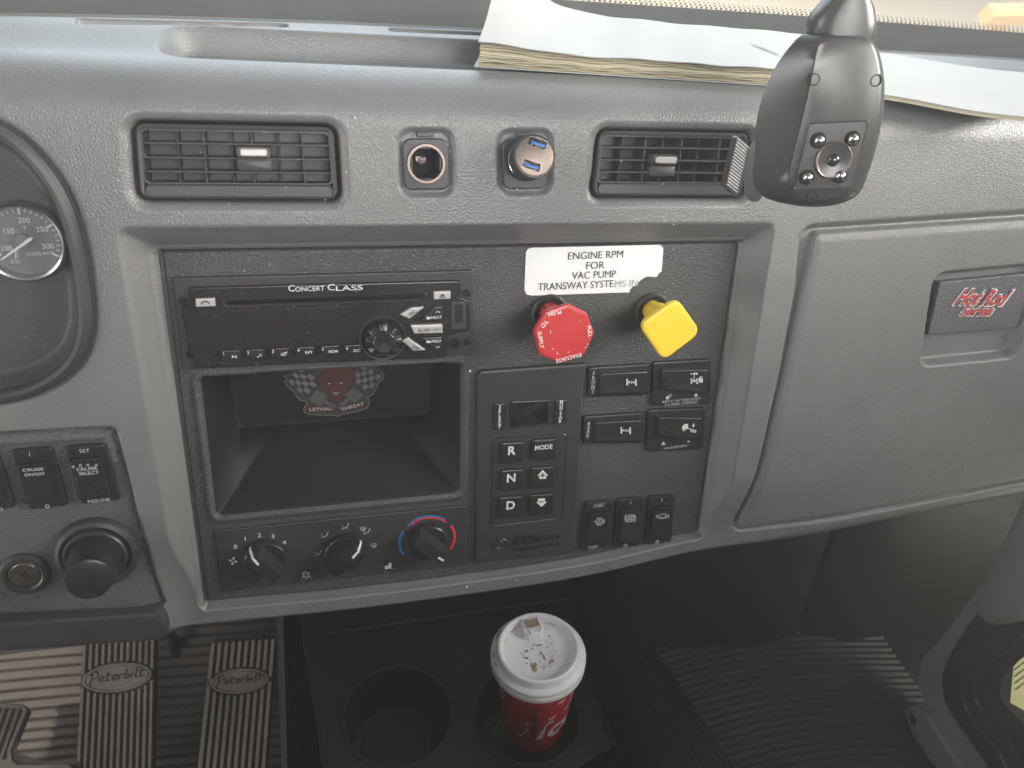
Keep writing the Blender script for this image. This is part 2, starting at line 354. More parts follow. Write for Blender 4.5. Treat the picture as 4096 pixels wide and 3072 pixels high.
sst = lambda a, b, x: (lambda t: t * t * (3 - 2 * t))(np.clip((x - a) / (b - a), 0, 1))
P0 = lambda l, h=0.0: [PP.px(u, v, h) for u, v in l]
DX = 0.00125
xs = np.arange(-0.36, 0.64, DX)
CT, CB = 0.0285, -0.0755
for sx_ in (-0.1715, 0.2130, -0.1605, 0.0130, -0.1590, 0.0115): xs[np.argmin(abs(xs - sx_))] = sx_
NL = 44; PTOP = 0.1085
X1 = xs; l1 = lo(xs); rows = [l1 - 0.060 * (1 - i / NL) ** 1.5 for i in range(NL)] + [l1 + 0.001 * i for i in range(24)]
rows += [l1 + 0.024 + (CB - l1 - 0.024) * f for f in np.linspace(0, 1, 48, endpoint=False)] + [np.full_like(xs, v) for v in np.linspace(CB, CT, 90, endpoint=False)] + [np.full_like(xs, v) for v in np.linspace(CT, PTOP, 72, endpoint=False)]
rows += [np.full_like(xs, v) for v in np.linspace(PTOP, U0, 64, endpoint=False)] + [np.full_like(xs, v) for v in np.linspace(U0, S1, 40, endpoint=False)]
rows += [S1 + back(xs) * f for f in np.linspace(0, 1, 100)]
S2 = np.array(rows); X2 = np.repeat(xs[None, :], len(rows), 0)
H = np.zeros_like(X2)
# recessed centre panel
bx = np.linspace(0.2130, -0.1715, 26)
inn = [(-0.1715, PTOP), (0.2130, PTOP)] + [(x, lo(x) + 0.013) for x in bx]
outr = [(-0.190, 0.1275), (0.2290, 0.1265)] + [(x, lo(x) + 0.0075) for x in np.linspace(0.2275, -0.186, 26)]
si, so = sdf(X2, S2, inn), sdf(X2, S2, outr, 0.006)
si2 = si - 0.0026
fr = np.where(si2 <= 0, 0, np.where(so >= 0, 1, si2 / np.maximum(si2 - so, 1e-9)))
prof = np.interp(fr, [0, 0.03, 0.22, 0.30, 0.93, 1.0], [-RD + .003, -RD + .0045, -RD + .006, -RD + .008, -0.0012, 0])
prof = np.where(si <= 0.0002, -RD, np.where(si < 0.0024, -RD - 0.005, prof))
dd = dep(X2) * (1 - sst(-0.135, -0.07, S2))     # the lower lip sits further back than the face above it
H += np.where(S2 > lo(X2) + 0.001, np.minimum(prof, -dd * (fr > 0.3)) * (fr < 1) - dd * (fr >= 1), -dd)
# storage cubby under the radio
c_o = [np.array(p) for p in ((-0.1605, CT), (0.0130, CT), (0.0130, CB), (-0.1605, CB))]
c_i = [(c_o[0][0] + 0.012, c_o[0][1] + 0.006), (c_o[1][0] - 0.012, c_o[1][1] + 0.006), (c_o[2][0] - 0.016, c_o[1][1] - 0.060), (c_o[3][0] + 0.016, c_o[0][1] - 0.060)]
CUB = 0.052
di, do = sdf(X2, S2, c_i, 0.004), sdf(X2, S2, c_o, 0.005)
fc = np.where(di <= 0, 0, np.where(do >= 0, 1, di / np.maximum(di - do, 1e-9)))
H += np.where(do < 0, -CUB * (1 - np.interp(fc, [0, .02, .95, 1], [0, .05, .985, 1])), 0)
H += 0.0016 * np.exp(-((do - 0.002) / 0.0022) ** 2) * (si < -0.003)
# vent pockets
VENTS = [P0([(528, 492), (1338, 508), (1358, 803), (552, 801)]), None]
vl = VENTS[0]; shift = 0.2695
VENTS[1] = [np.array([p[0] + shift, p[1] + 0.002]) for p in vl]
for v in VENTS:
    d = sdf(X2, S2, v, 0.006); H += -0.028 * (1 - sst(-0.001, 0.0025, d)) - 0.0035 * (1 - sst(0.0, 0.007, d))
# power socket pockets
SOCK = [P0([(1596, 522), (1806, 522), (1815, 778), (1606, 780)]), P0([(1995, 525), (2204, 524), (2204, 774), (2004, 776)])]
SC = [PP.px(1705, 655), PP.px(2106, 652)]
for k, v in enumerate(SOCK):
    d = sdf(X2, S2, v, 0.007); H += -0.0032 * (1 - sst(-0.001, 0.0018, d))
    rr = np.hypot(X2 - SC[k][0], S2 - SC[k][1]); H += -0.028 * (1 - sst(0.0098, 0.0108, rr))
# glove box: a sunk seam round the door
g_in = P0([(3262, 938), (4300, 868), (4330, 1868), (2974, 2144), (3060, 1850), (3140, 1500), (3205, 1200)])
g_out = P0([(3205, 905), (4310, 830), (4340, 1886), (2944, 2158), (3038, 1850), (3118, 1500), (3184, 1150)])
gi, go = sdf(X2, S2, g_in, 0.004), sdf(X2, S2, g_out, 0.010)
H += -0.0058 * sst(-0.0004, 0.0024, gi) * (1 - sst(-0.0034, 0.0016, go)) + 0.0012 * (1 - sst(-0.006, 0.0, gi))
# latch recess in the glove box door
lt = P0([(3735, 1095), (4175, 1052), (4060, 1425), (3680, 1462)])
dl = sdf(X2, S2, lt, 0.010)
H += -0.0095 * (1 - sst(-0.0035, 0.002, dl))
# instrument cluster bowl
rim = [(-260, 450), (-120, 470), (0, 528), (78, 579), (157, 658), (227, 756), (278, 873), (310, 999), (329, 1116), (341, 1234), (337, 1328), (310, 1414), (251, 1485), (157, 1544), (63, 1575), (-60, 1592), (-260, 1600)]
rimp = [PP.px(*p) for p in spline(rim, 4)]
cl = sdf(X2, S2, rimp + [np.array([-0.6, rimp[-1][1]]), np.array([-0.6, rimp[0][1]])])
H += -0.013 * (1 - sst(-0.012, 0.0005, cl)) - 0.0035 * np.exp(-((cl - 0.0035) / 0.0018) ** 2)
# lower left switch panel
swp = P0([(-420, 1760), (455, 1716), (500, 1880), (560, 2120), (650, 2448), (-420, 2500)])
ds = sdf(X2, S2, swp, 0.003)
H += -0.0038 * (1 - sst(-0.0012, 0.0012, ds)) - 0.003 * np.exp(-(ds / 0.0012) ** 2) + 0.0018 * np.exp(-((ds + 0.006) / 0.003) ** 2) * (S2 > -0.02)
# tray in the dash top
tr = [(-0.172, S1 + 0.001), (0.17, S1 + 0.001), (0.17, S1 + 0.056), (-0.160, S1 + 0.052)]
dt = sdf(X2, S2, tr, 0.024); bq = S2 - S1
rise = 0.0068 * sst(0.004, 0.052, bq); wl = 0.005 + 0.005 * sst(0.004, 0.03, bq)
tm = 1 - sst(-1, 0, dt / wl)
H += np.where(bq > 0, rise * (1 - tm) - 0.0085 * tm, 0)
# defroster slots near the windshield
for a, b in (((-0.21, -0.092), 0.012), ((-0.025, 0.10), 0.012)):
    sl = [(a[0], S1 + back(a[0]) - 0.014), (a[1], S1 + back(a[1]) - 0.014), (a[1], S1 + back(a[1]) - 0.004), (a[0], S1 + back(a[0]) - 0.004)]
    H += -0.012 * (1 - sst(-0.001, 0.0012, sdf(X2, S2, sl, 0.003)))
# profile sweep
def sweep(X, S, H):
    l = lo(X); th = np.clip((S - U0) / RHO, 0, TH)
    U = np.minimum(S, U0) + RHO * np.sin(th); N = -RHO * (1 - np.cos(th)); b = np.maximum(S - S1, 0)
    U = U + b * math.sin(TILT); N = N - b * math.cos(TILT)
    nU, nN = np.sin(th), np.cos(th)
    rb = 0.016; tb = np.clip((l - S) / rb, 0, math.radians(78)); bb = np.maximum(l - S - rb * math.radians(78), 0)
    low = S < l
    U = np.where(low, l - rb * np.sin(tb) - bb * math.cos(math.radians(78)), U); N = np.where(low, -rb * (1 - np.cos(tb)) - bb * math.sin(math.radians(78)), N)
    nU = np.where(low, -np.sin(tb), nU); nN = np.where(low, np.cos(tb), nN)
    U = U + nU * H; N = N + nN * H
    return np.stack([X, U * UP[1] + N * PN[1], U * UP[2] + N * PN[2]], -1)
G = sweep(X2, S2, H); nr_, nc_ = X2.shape
ctr = lambda A: 0.25 * (A[:-1, :-1] + A[1:, :-1] + A[:-1, 1:] + A[1:, 1:])
ident = np.zeros((nr_ - 1, nc_ - 1), int)
ident[ctr(si) < 0.0010] = 1
ident[ctr(do) < -0.0015] = 2
ident[ctr(gi) < 0.001] = 3
ident[ctr(cl) < -0.001] = 4
ident[ctr(ds) < 0.0] = 5
dash = thing('dashboard', 'wide grey grained dashboard with recessed dark centre panel', 'dashboard', (0.1, 0.0, -0.2))
def cut(k, name, m, lab=None):
    I = np.arange(nr_ * nc_).reshape(nr_, nc_); msk = ident == k
    q = np.stack([I[:-1, :-1][msk], I[:-1, 1:][msk], I[1:, 1:][msk], I[1:, :-1][msk]], -1)
    u, inv = np.unique(q, return_inverse=True); q = inv.reshape(-1, 4); V = G.reshape(-1, 3)[u] - ROOT[dash.name]
    me = bpy.data.meshes.new(name); me.vertices.add(len(V)); me.vertices.foreach_set('co', V.ravel()); me.loops.add(q.size); me.loops.foreach_set('vertex_index', q.ravel())
    me.polygons.add(len(q)); me.polygons.foreach_set('loop_start', np.arange(len(q)) * 4); me.polygons.foreach_set('use_smooth', np.ones(len(q), bool))
    me.materials.append(MT[m]); me.update(); me.validate()
    o = bpy.data.objects.new(name, me); COL.objects.link(o); o.parent = dash; ROOT[o.name] = ROOT[dash.name]
    if lab: o['label'] = lab
    return o
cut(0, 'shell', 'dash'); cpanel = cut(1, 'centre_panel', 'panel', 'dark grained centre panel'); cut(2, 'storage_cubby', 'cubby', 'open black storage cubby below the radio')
gdoor = cut(3, 'glove_box_door', 'door', 'grey glove box door'); cut(4, 'instrument_panel', 'cluster', 'dark instrument panel at the left edge'); swpan = cut(5, 'switch_panel', 'switch_panel', 'charcoal switch panel')
tube('instrument_rim', [PP.w(*p, 0.001) for p in rimp], 0.0042, 'black', dash, 10)
tube('instrument_rim', [PP.w(*p, -0.003) for p in [q + np.array([-0.007, 0]) for q in rimp]], 0.0022, 'silver', dash, 8) if False else None
# latch of the glove box, with its lettering
PL = Plane(PN * -0.0085, PX, UP)
lat = slab('latch', [(3762, 1128), (4150, 1090), (4070, 1312), (3712, 1340)], PL, 'switch_panel', gdoor, 0.0062, r=0.0012, b=0.0009)
tube('latch_hinge', [PL.wpx(3748, 1140, .003), PL.wpx(3705, 1335, .003)], 0.0016, 'black', gdoor, 8)
# knee trim under the switch panel
slab('knee_trim', [(-420, 2520), (20, 2490), (640, 2450), (662, 2500), (672, 2546), (640, 2566), (0, 2612), (-420, 2640)], PP, 'black', dash, 0.004, r=0.004, b=0.003, h0=-0.05)

# ------------------------------------------------------------------ air vents
def lerpq(q, u, v):                          # q: corners TL TR BR BL
    return (q[0] * (1 - u) + q[1] * u) * (1 - v) + (q[3] * (1 - u) + q[2] * u) * v
def box(name, pl, a, b, c, d, h0, h1, m, parent, bev=0.0004, r=0.0006):
    return loft(name, Poly([a, b, c, d], r, 3), [(0, h0), (0, h1 - bev), (bev, h1)], pl, m, parent, back=True)
def air_vent(q, label, kx, ky):
    q = [np.array(p) for p in q]; c = sum(q) / 4; t = thing('air_vent', label, 'air vent', PP.w(c[0], q[2][1], -0.01), 'air vents across the upper dash')
    o = Poly([lerpq(q, .005, .01), lerpq(q, .995, .01), lerpq(q, .995, .99), lerpq(q, .005, .99)], 0.006)
    # the hollow housing: outer rim, then the inside walls down to a dark back
    loft('housing', o, [(0, -0.02), (0, -0.004), (0.0012, -0.0028), (0.0025, -0.0035), (0.003, -0.006), (0.0035, -0.024)], PP, 'vent', t)
    bt = [lerpq(q, .03, .79), lerpq(q, .97, .79), lerpq(q, .975, .975), lerpq(q, .025, .975)]
    loft('lower_lip', Poly(bt, 0.004), [(0, -0.02), (0, -0.004), (0.001, -0.0025)], PP, 'vent', t)
    fr = [lerpq(q, .025, .07), lerpq(q, .975, .07), lerpq(q, .975, .80), lerpq(q, .025, .80)]
    fo = Poly(fr, 0.004); A, B = fo.at(0), fo.at(0.0010); n = len(A)
    V = [PP.w(*p, -0.0045) for p in A] + [PP.w(*p, -0.0045) for p in B] + [PP.w(*p, -0.008) for p in A] + [PP.w(*p, -0.008) for p in B]
    mk('frame', V, [f for i in range(n) for j in [(i + 1) % n] for f in ((i, j, n + j, n + i), (i, 2 * n + i, 2 * n + j, j), (n + i, n + j, 3 * n + j, 3 * n + i))], 'vent', t)
    for f in (.255, .445, .63):
        box('slat', PP, lerpq(q, .03, f - .012), lerpq(q, .97, f - .012), lerpq(q, .97, f + .016), lerpq(q, .03, f + .016), -0.016, -0.0046, 'vent', t)
    for i, f in enumerate((.19, .325, .46, .565, .70, .825)):
        box('vane', PP, lerpq(q, f - .004, .06), lerpq(q, f + .006, .06), lerpq(q, f + .006, .80), lerpq(q, f - .004, .80), -0.023, -0.0125 + 0.0045 * (i % 2), 'vent', t)
    k = lerpq(q, kx, ky); kw, kh = 0.0073, 0.0021
    R4 = lambda a, b: [k + (-a, b), k + (a, b), k + (a, -b), k + (-a, -b)]
    kn = loft('tab', Poly(R4(kw * 1.28, kh * 1.5), 0.002), [(0, -0.010), (0, -0.003), (0.0006, -0.002)], PP, 'vent', t)
    loft('tab_face', Poly(R4(kw, kh), 0.0019), [(0, -0.003), (0, -0.0006), (0.0006, 0.0)], PP, 'silver', kn)
    loft('tab_lower', Poly([k + (-kw * 1.25, -.004), k + (kw * 1.25, -.004), k + (kw * 1.25, -.0105), k + (-kw * 1.25, -.0105)], 0.0015), [(0, -0.012), (0, -0.0052), (0.0006, -0.0048)], PP, 'vent', t)
    return t
air_vent(VENTS[0], 'black slatted air vent in dash above the radio', .575, .355)
air_vent(VENTS[1], 'black slatted air vent half hidden behind the hanging camera', .44, .43)

# ------------------------------------------------------------------ power sockets and usb charger
def socket(k, label):
    q = SOCK[k]; t = thing('power_socket', label, 'power socket', PP.w(SC[k][0], q[2][1], 0), 'power sockets in the dash')
    qq = [np.array(p) for p in q]; c = SC[k]
    pts = Poly([lerpq(qq, .06, .12), lerpq(qq, .94, .12), lerpq(qq, .94, .93), lerpq(qq, .06, .93)], 0.006)
    A = pts.at(0); A2 = pts.at(0.0008); n = len(A); ang = np.arctan2(A[:, 1] - c[1], A[:, 0] - c[0]); rr = 0.0098
    hole = np.column_stack([c[0] + rr * np.cos(ang), c[1] + rr * np.sin(ang)])
    V = [PP.w(*p, -0.004) for p in A] + [PP.w(*p, -0.0012) for p in A] + [PP.w(*p, -0.0006) for p in A2] + [PP.w(*p, -0.0006) for p in hole] + [PP.w(*p, -0.02) for p in hole]
    mk('plate', V, [(a * n + i, a * n + (i + 1) % n, (a + 1) * n + (i + 1) % n, (a + 1) * n + i) for a in range(4) for i in range(n)], 'black', t)
    l = [lerpq(qq, .34, .02), lerpq(qq, .66, .02), lerpq(qq, .66, .10), lerpq(qq, .34, .10)]
    box('latch', PP, *l, -0.003, -0.0008, 'black', t)
    box('hinge_bar', PP, lerpq(qq, .22, .90), lerpq(qq, .80, .90), lerpq(qq, .80, .925), lerpq(qq, .22, .925), -0.003, 0.0004, 'black', t)
    return t, c
t, c = socket(0, 'empty power socket with bare metal ring')
lathe('metal_ring', [(0.0096, -0.004), (0.0118, -0.003), (0.0118, 0.0002), (0.0114, 0.0009), (0.0100, 0.0009), (0.0096, 0.0003), (0.0094, -0.02)], PP.w(*c), PN, 'brass', t, cap0=False, cap1=False)
lathe('well', [(0.0093, 0.0), (0.0090, -0.024), (0.0088, -0.0245)], PP.w(*c), PN, 'void', t, cap0=False)
lathe('contact', [(0.0030, -0.024), (0.0030, -0.020), (0.0022, -0.0195)], PP.w(*c), PN, 'brass', t, cap0=False)
box('contact_tab', PP, c + (-.004, -.0005), c + (.003, -.0012), c + (.003, .0022), c + (-.004, .003), -0.021, -0.0195, 'brass', t)
t, c = socket(1, 'power socket plate behind the plugged usb charger')
hc = PP.wpx(2139, 624, 0.020); bc = PP.w(*c, -0.004); axc = nrm(hc - bc)
t = thing('usb_charger', 'round black usb charger with two blue ports plugged into the dash', 'usb charger', bc)
hl = np.linalg.norm(hc - bc)
lathe('body', [(0.0095, -0.01), (0.0098, 0.004), (0.0118, 0.006), (0.0122, 0.010), (0.0127, hl - 0.004), (0.0130, hl - 0.0015), (0.0126, hl - 0.0003), (0.0119, hl - 0.0002), (0.0117, hl - 0.0008)], bc, axc, 'black', t)
lathe('collar', [(0.0120, 0.0052), (0.0124, 0.0060), (0.0124, 0.0085), (0.0120, 0.0090)], bc, axc, 'chrome', t, cap0=False, cap1=False)
PU = Plane(hc, nrm(PX * 1 - axc * axc[0]), np.cross(axc, nrm(PX - axc * axc[0])))
loft('face', Circ((0, 0), 0.0116), [(0, -0.001), (0, -0.0003), (0.0004, -0.0001)], PU, 'brass', t)
for (u, v) in ((2151, 573), (2126, 662)):
    a = PU.px(u, v); rot = math.radians(-17); ca, sa = math.cos(rot), math.sin(rot)
    rc = lambda x, y: [a + (p * ca - q * sa, p * sa + q * ca) for p, q in ((-x, y), (x, y), (x, -y), (-x, -y))]
    p = loft('port', Poly(rc(.0053, .0022), .0003, 2), [(0, -0.0002), (0, 0.0005), (0.0003, 0.0006), (0.0005, -0.0001)], PU, 'void', t)
    loft('port_tongue', Poly([q + (0, -.0005) for q in rc(.0045, .0009)], .0002, 2), [(0, -0.0002), (0, 0.0003), (0.0002, 0.0004)], PU, 'blue', p)
    ink = Ink(PU, 0.0007)
    for i in range(26):
        s_ = random.choice((-1, 1)); e = random.random() * 2 - 1
        x, y = (e * .0056, s_ * .0024) if random.random() < .65 else (s_ * .0056, e * .0024)
        x += random.gauss(0, .0002); y += random.gauss(0, .00025); z = random.uniform(.0002, .0005)
        P = [a + ((x + z * math.cos(b)) * ca - (y + z * .6 * math.sin(b)) * sa, (x + z * math.cos(b)) * sa + (y + z * .6 * math.sin(b)) * ca) for b in (0, 1.3, 2.4, 3.6, 5)]
        ink.add([PU.w(*k, 0.0007) for k in P], [(0, 1, 2, 3, 4)])
    ink.done('chipped_edge', 'silver', p)

# ------------------------------------------------------------------ coolant gauge
GC = (98, 963); PG = Plane(PN * -0.0125, PX, UP)
gw = PG.wpx(*GC); t = thing('coolant_gauge', 'round chrome ringed coolant temperature gauge', 'gauge', gw)
k = PG.mpp(*GC); r1 = 178 * k
lathe('bezel_ring', [(r1 * 1.03, 0.0), (r1 * 1.02, 0.0040), (r1 * 0.99, 0.0056), (r1 * 0.955, 0.0064), (r1 * 0.90, 0.0060), (r1 * 0.85, 0.0042), (r1 * 0.84, 0.001)], gw, PN, 'chrome', t, cap0=False, cap1=False, n=64)
lathe('dial', [(r1 * 0.93, 0.0), (r1 * 0.92, 0.0012), (r1 * 0.9, 0.0012)], gw, PN, 'dial', t, n=64)
ink = Ink(PG, 0.0017)
gx, gy = GC
for s_, u, v, cp in (('200', 96, 881, 23), ('150', 35, 924, 23), ('250', 168, 917, 23), ('100', 28, 993, 23), ('300', 192, 985, 23), ('\u00b0F', 96, 911, 14), ('COOLANT', 160, 1014, 15)): ink.text(s_, u, v, cp, ang=2 if u > 100 else 0, bold=0.004)
cg = PG.px(gx, gy, 0.0017)
def tick(a, ra, rb, wd):
    a = math.radians(a); d = np.array((math.cos(a), math.sin(a))); n_ = np.array((-d[1], d[0])) * wd
    ink.add([PG.w(*(cg + d * ra * r1 * 0.94 + n_ * s1), 0.0017) for ra, s1 in ((ra, 1), (rb, 1), (rb, -1), (ra, -1))], [(0, 1, 2, 3)])
for i in range(25):
    a = 210 - i * 10; big = i % 6 == 0; tick(a, 0.86 if not big else 0.88, 0.76 if not big else 0.70, 0.00022 if not big else 0.0005)
for yy in (1042, 1050): ink.line([(40 + i * 8, yy + (3 if i % 2 else -3)) for i in range(6)], 2.5)
ink.line([(62, 1036), (62, 1005)], 4); ink.line([(62, 1008), (74, 1008)], 3); ink.line([(62, 1018), (74, 1018)], 3); ink.line([(62, 1028), (74, 1028)], 3)
ink.done('numerals', 'white', t)
nd = Ink(PG, 0.0034); nd.poly([(132, 950), (126, 962), (6, 1042), (2, 1036), (118, 950)]); nd.done('needle', 'white', t)
lathe('needle_hub', [(32 * k, 0.0012), (30 * k, 0.0030), (0.0003, 0.0031)], PG.wpx(94, 960), PN, 'dial', t, cap0=False)
lathe('cover_glass', [(r1 * 0.905, 0.0045), (0.0004, 0.0052)], gw, PN, 'gaugeglass', t, cap0=False, n=64)

# ------------------------------------------------------------------ radio
t = thing('car_radio', 'black car stereo with silver keys and round volume knob', 'car stereo', PC.wpx(1300, 1470))
slab('chassis', [(688, 1112), (1892, 1082), (1892, 1420), (733, 1480)], PC, 'black', t, 0.0035, r=0.0012, b=0.0007)
face = slab('faceplate', [(752, 1150), (1842, 1122), (1846, 1190), (1880, 1202), (1880, 1322), (1795, 1342), (1788, 1432), (785, 1474), (758, 1400), (722, 1234), (756, 1226)], PC, 'gloss', t, 0.0062, r=0.0025, b=0.0009, h0=0.002)
slab('display_window', [(800, 1250), (1440, 1225), (1430, 1372), (822, 1392)], PC, 'gloss', t, 0.0064, r=0.002, b=0.0001, h0=0.006)
so_ = quad(PC, [(893, 1199), (1704, 1170), (1704, 1199), (902, 1227)], 0.0022, 0.0062)
loft('disc_slot', so_, [(-0.0005, 0.0060), (-0.0004, 0.0066), (0.0003, 0.0066), (0.0010, 0.0062)], PC, 'void', t)
tube('slot_rim', [PC.w(*p, 0.0065) for p in so_.at(-0.0002)], 0.0003, 'black', t, 6, closed=True)
W_ = Ink(PC, 0.0065)
W_.text('C', 1166, 1153, 26, ang=1, width=26, bold=.012); W_.text('ONCERT', 1240, 1155, 19, ang=1, width=118, bold=.012)
W_.text('C', 1325, 1149, 26, ang=1, width=30, bold=.012); W_.text('LASS', 1398, 1152, 19, ang=1, width=108, bold=.012)
W_.done('brand_lettering', 'white', t)
for nm, q in (('phone_key', [(781, 1196), (859, 1193), (862, 1226), (783, 1229)]), ('eject_key', [(1734, 1168), (1803, 1164), (1803, 1196), (1736, 1199)])):
    o = slab(nm, q, PC, 'silver', t, 0.0082, r=0.0006, b=0.0006, h0=0.005)
B_ = Ink(PC, 0.0083); B_.line(spline([(805, 1218), (809, 1210), (820, 1206), (832, 1209), (836, 1216)], 4), 6); B_.done('phone_symbol', 'blackprint', t); B_ = Ink(PC, 0.0083)
B_.poly([(1770, 1174), (1783, 1186), (1757, 1187)]); B_.poly([(1757, 1189), (1783, 1188), (1783, 1191), (1757, 1192)]); B_.done('eject_symbol', 'blackprint', t)
keys = [((883, 1402), (960, 1400), (962, 1437), (885, 1441)), ((982, 1399), (1057, 1396), (1058, 1431), (984, 1435)), ((1081, 1394), (1156, 1391), (1157, 1426), (1083, 1430)), ((1183, 1390), (1258, 1386), (1258, 1421), (1184, 1425)), ((1280, 1385), (1355, 1381), (1355, 1417), (1281, 1420)), ((1377, 1381), (1448, 1378), (1450, 1413), (1378, 1417))]
for q in keys: slab('preset_key', q, PC, 'switch', t, 0.0086, r=0.0006, b=0.0007, h0=0.005)
W_ = Ink(PC, 0.0088)
for i, q in enumerate(keys):
    W_.text(str(i + 1), q[0][0] + 11, q[0][1] + 12, 12, bold=.01)
    if i >= 3: W_.text(('RPT', 'RDM', 'ESC')[i - 3], q[2][0] - 22, q[2][1] - 11, 12, bold=.01)
W_.poly([(928, 1421), (937, 1427), (928, 1433)]); W_.line([(941, 1421), (941, 1433)], 2.5); W_.line([(946, 1421), (946, 1433)], 2.5)
W_.disc(1043, 1420, 6, 12, 4); W_.line([(1038, 1424), (1028, 1430)], 3); W_.disc(1138, 1416, 8, 12, 6); W_.line([(1122, 1412), (1136, 1424), (1148, 1408)], 2); W_.line([(1122, 1424), (1150, 1406)], 2)
W_.done('key_legends', 'white', t)
kc = PC.px(1531, 1352, 0.006); kw_ = PC.w(*kc, 0.0062)
lathe('knob_well', [(0.0155, 0.0), (0.0152, 0.0005), (0.0142, 0.0004), (0.0136, -0.0002)], kw_, PN, 'black', t)
V, Fc = [], []; n = 96
prof = [(0.0122, 0.0), (0.0122, 0.006), (0.0115, 0.0078), (0.0078, 0.0086), (0.0074, 0.0098), (0.0066, 0.0104), (0.0003, 0.0098)]
for j, (r, h) in enumerate(prof):
    for i in range(n):
        a = 2 * math.pi * i / n; lob = 0.5 + 0.5 * math.cos(a * 8); rr = r * (1 - (0.13 * (1 - lob) ** 2 if j in (1, 2) else 0)); hh = h - (0.0022 * (1 - lob) if j == 2 else 0)
        V.append(kw_ + PX * rr * math.cos(a) + UP * rr * math.sin(a) + PN * hh)
for j in range(len(prof) - 1):
    for i in range(n): Fc.append((j * n + i, j * n + (i + 1) % n, (j + 1) * n + (i + 1) % n, (j + 1) * n + i))
mk('volume_knob', V, Fc, 'switch', t)
for nm, q, m in (('source_key', [(1598, 1260), (1644, 1232), (1700, 1227), (1638, 1276)], 'silver'), ('next_key', [(1680, 1284), (1736, 1227), (1772, 1226), (1771, 1282)], 'switch'), ('scan_key', [(1641, 1302), (1770, 1297), (1772, 1333), (1657, 1336)], 'silver'), ('display_key', [(1606, 1364), (1631, 1350), (1706, 1402), (1654, 1405)], 'silver'), ('previous_key', [(1686, 1351), (1770, 1347), (1771, 1402), (1739, 1404)], 'switch')):
    slab(nm, q, PC, m, t, 0.0086, r=0.0005, b=0.0007, h0=0.005)
B_ = Ink(PC, 0.0088); B_.text('SRC', 1650, 1251, 13, ang=33, bold=.008); B_.text('SCAN', 1697, 1320, 13, bold=.008); B_.text('ASCN', 1748, 1318, 9, bold=.008); B_.text('DISP', 1662, 1391, 12, ang=-24, bold=.008); B_.done('dark_legends', 'blackprint', t)
W_ = Ink(PC, 0.0088); W_.text('NEXT', 1746, 1270, 12, bold=.008); W_.text('PREV', 1746, 1365, 12, bold=.008); W_.line([(1743, 1251), (1751, 1244), (1759, 1251)], 2.5); W_.line([(1743, 1384), (1751, 1391), (1759, 1384)], 2.5)
for v in (1272, 1367): W_.poly([(1706, v - 6), (1712, v - 6), (1714, v - 3), (1722, v - 3), (1722, v + 5), (1706, v + 5)])
W_.done('pale_legends', 'white', t)
for u, v, r in ((733, 1207, 15), (1866, 1173, 12), (762, 1416, 15), (1818, 1374, 17), (1866, 1368, 11)):
    k = PC.mpp(u, v); p = PC.w(*PC.px(u, v, .0035), .0035)
    lathe('screw_hole', [(r * k * 1.25, -0.0005), (r * k * 1.25, 0.0008), (r * k, 0.0009), (r * k * .9, 0.0001)], p, PN, 'void', t, n=24, cap0=False)
us = slab('usb_bay', [(1804, 1209), (1864, 1206), (1867, 1317), (1804, 1321)], PC, 'black', t, 0.0068, r=0.0006, b=0.0005, h0=0.005)
slab('usb_slot', [(1819, 1220), (1850, 1218), (1851, 1290), (1820, 1293)], PC, 'void', t, 0.0070, r=0.0003, b=0.0001, h0=0.006)

# ------------------------------------------------------------------ storage cubby decal: winged red face over crossed pistons and chequered flags
PB = Plane(-PN * (RD + CUB - 0.0012), PX, UP)
D = lambda x, y: (1100 + 0.226 * x, 1450 + 0.226 * y)
DL = lambda l: [D(*p) for p in l]
t = thing('decal', 'red devil face decal with chequered flags inside the storage cubby', 'decal', PB.wpx(*D(1080, 940)))
half = [(1050, -60), (600, -60), (140, 230), (215, 275), (175, 350), (195, 410), (260, 450), (330, 520), (400, 620), (460, 675), (540, 685), (580, 720), (540, 760), (505, 830), (525, 890), (590, 915), (850, 935), (1000, 930), (1100, 950), (1200, 920), (1350, 890), (1500, 850), (1620, 805), (1665, 740), (1675, 680), (1650, 640), (1605, 620), (1680, 600), (1745, 550), (1790, 450), (1840, 350), (1910, 290), (1930, 230), (1880, 150), (1700, -60)]
i_ = Ink(PB, 0.0004); i_.poly(DL(half)); i_.done('backing', 'blackprint', t)
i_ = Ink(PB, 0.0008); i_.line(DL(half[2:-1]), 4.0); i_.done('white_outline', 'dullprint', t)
for A, B, C, Dd in (((240, 340), (420, 60), (800, 330), (520, 620)), ((1880, 240), (1560, 20), (1360, 300), (1660, 540))):
    i_ = Ink(PB, 0.0008)
    for a in range(5):
        for b in range(4):
            if (a + b) % 2: continue
            f = lambda u, v: tuple((np.array(A) * (1 - u) + np.array(B) * u) * (1 - v) + (np.array(Dd) * (1 - u) + np.array(C) * u) * v)
            i_.poly(DL([f(a / 5, b / 4), f((a + 1) / 5, b / 4), f((a + 1) / 5, (b + 1) / 4), f(a / 5, (b + 1) / 4)]))
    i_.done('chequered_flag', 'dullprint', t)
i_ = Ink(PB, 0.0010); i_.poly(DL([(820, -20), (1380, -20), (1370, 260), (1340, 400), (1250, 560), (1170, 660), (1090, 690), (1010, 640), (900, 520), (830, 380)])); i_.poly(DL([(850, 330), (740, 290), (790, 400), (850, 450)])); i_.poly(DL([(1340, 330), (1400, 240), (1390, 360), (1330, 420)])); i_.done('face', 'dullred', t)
i_ = Ink(PB, 0.0013)
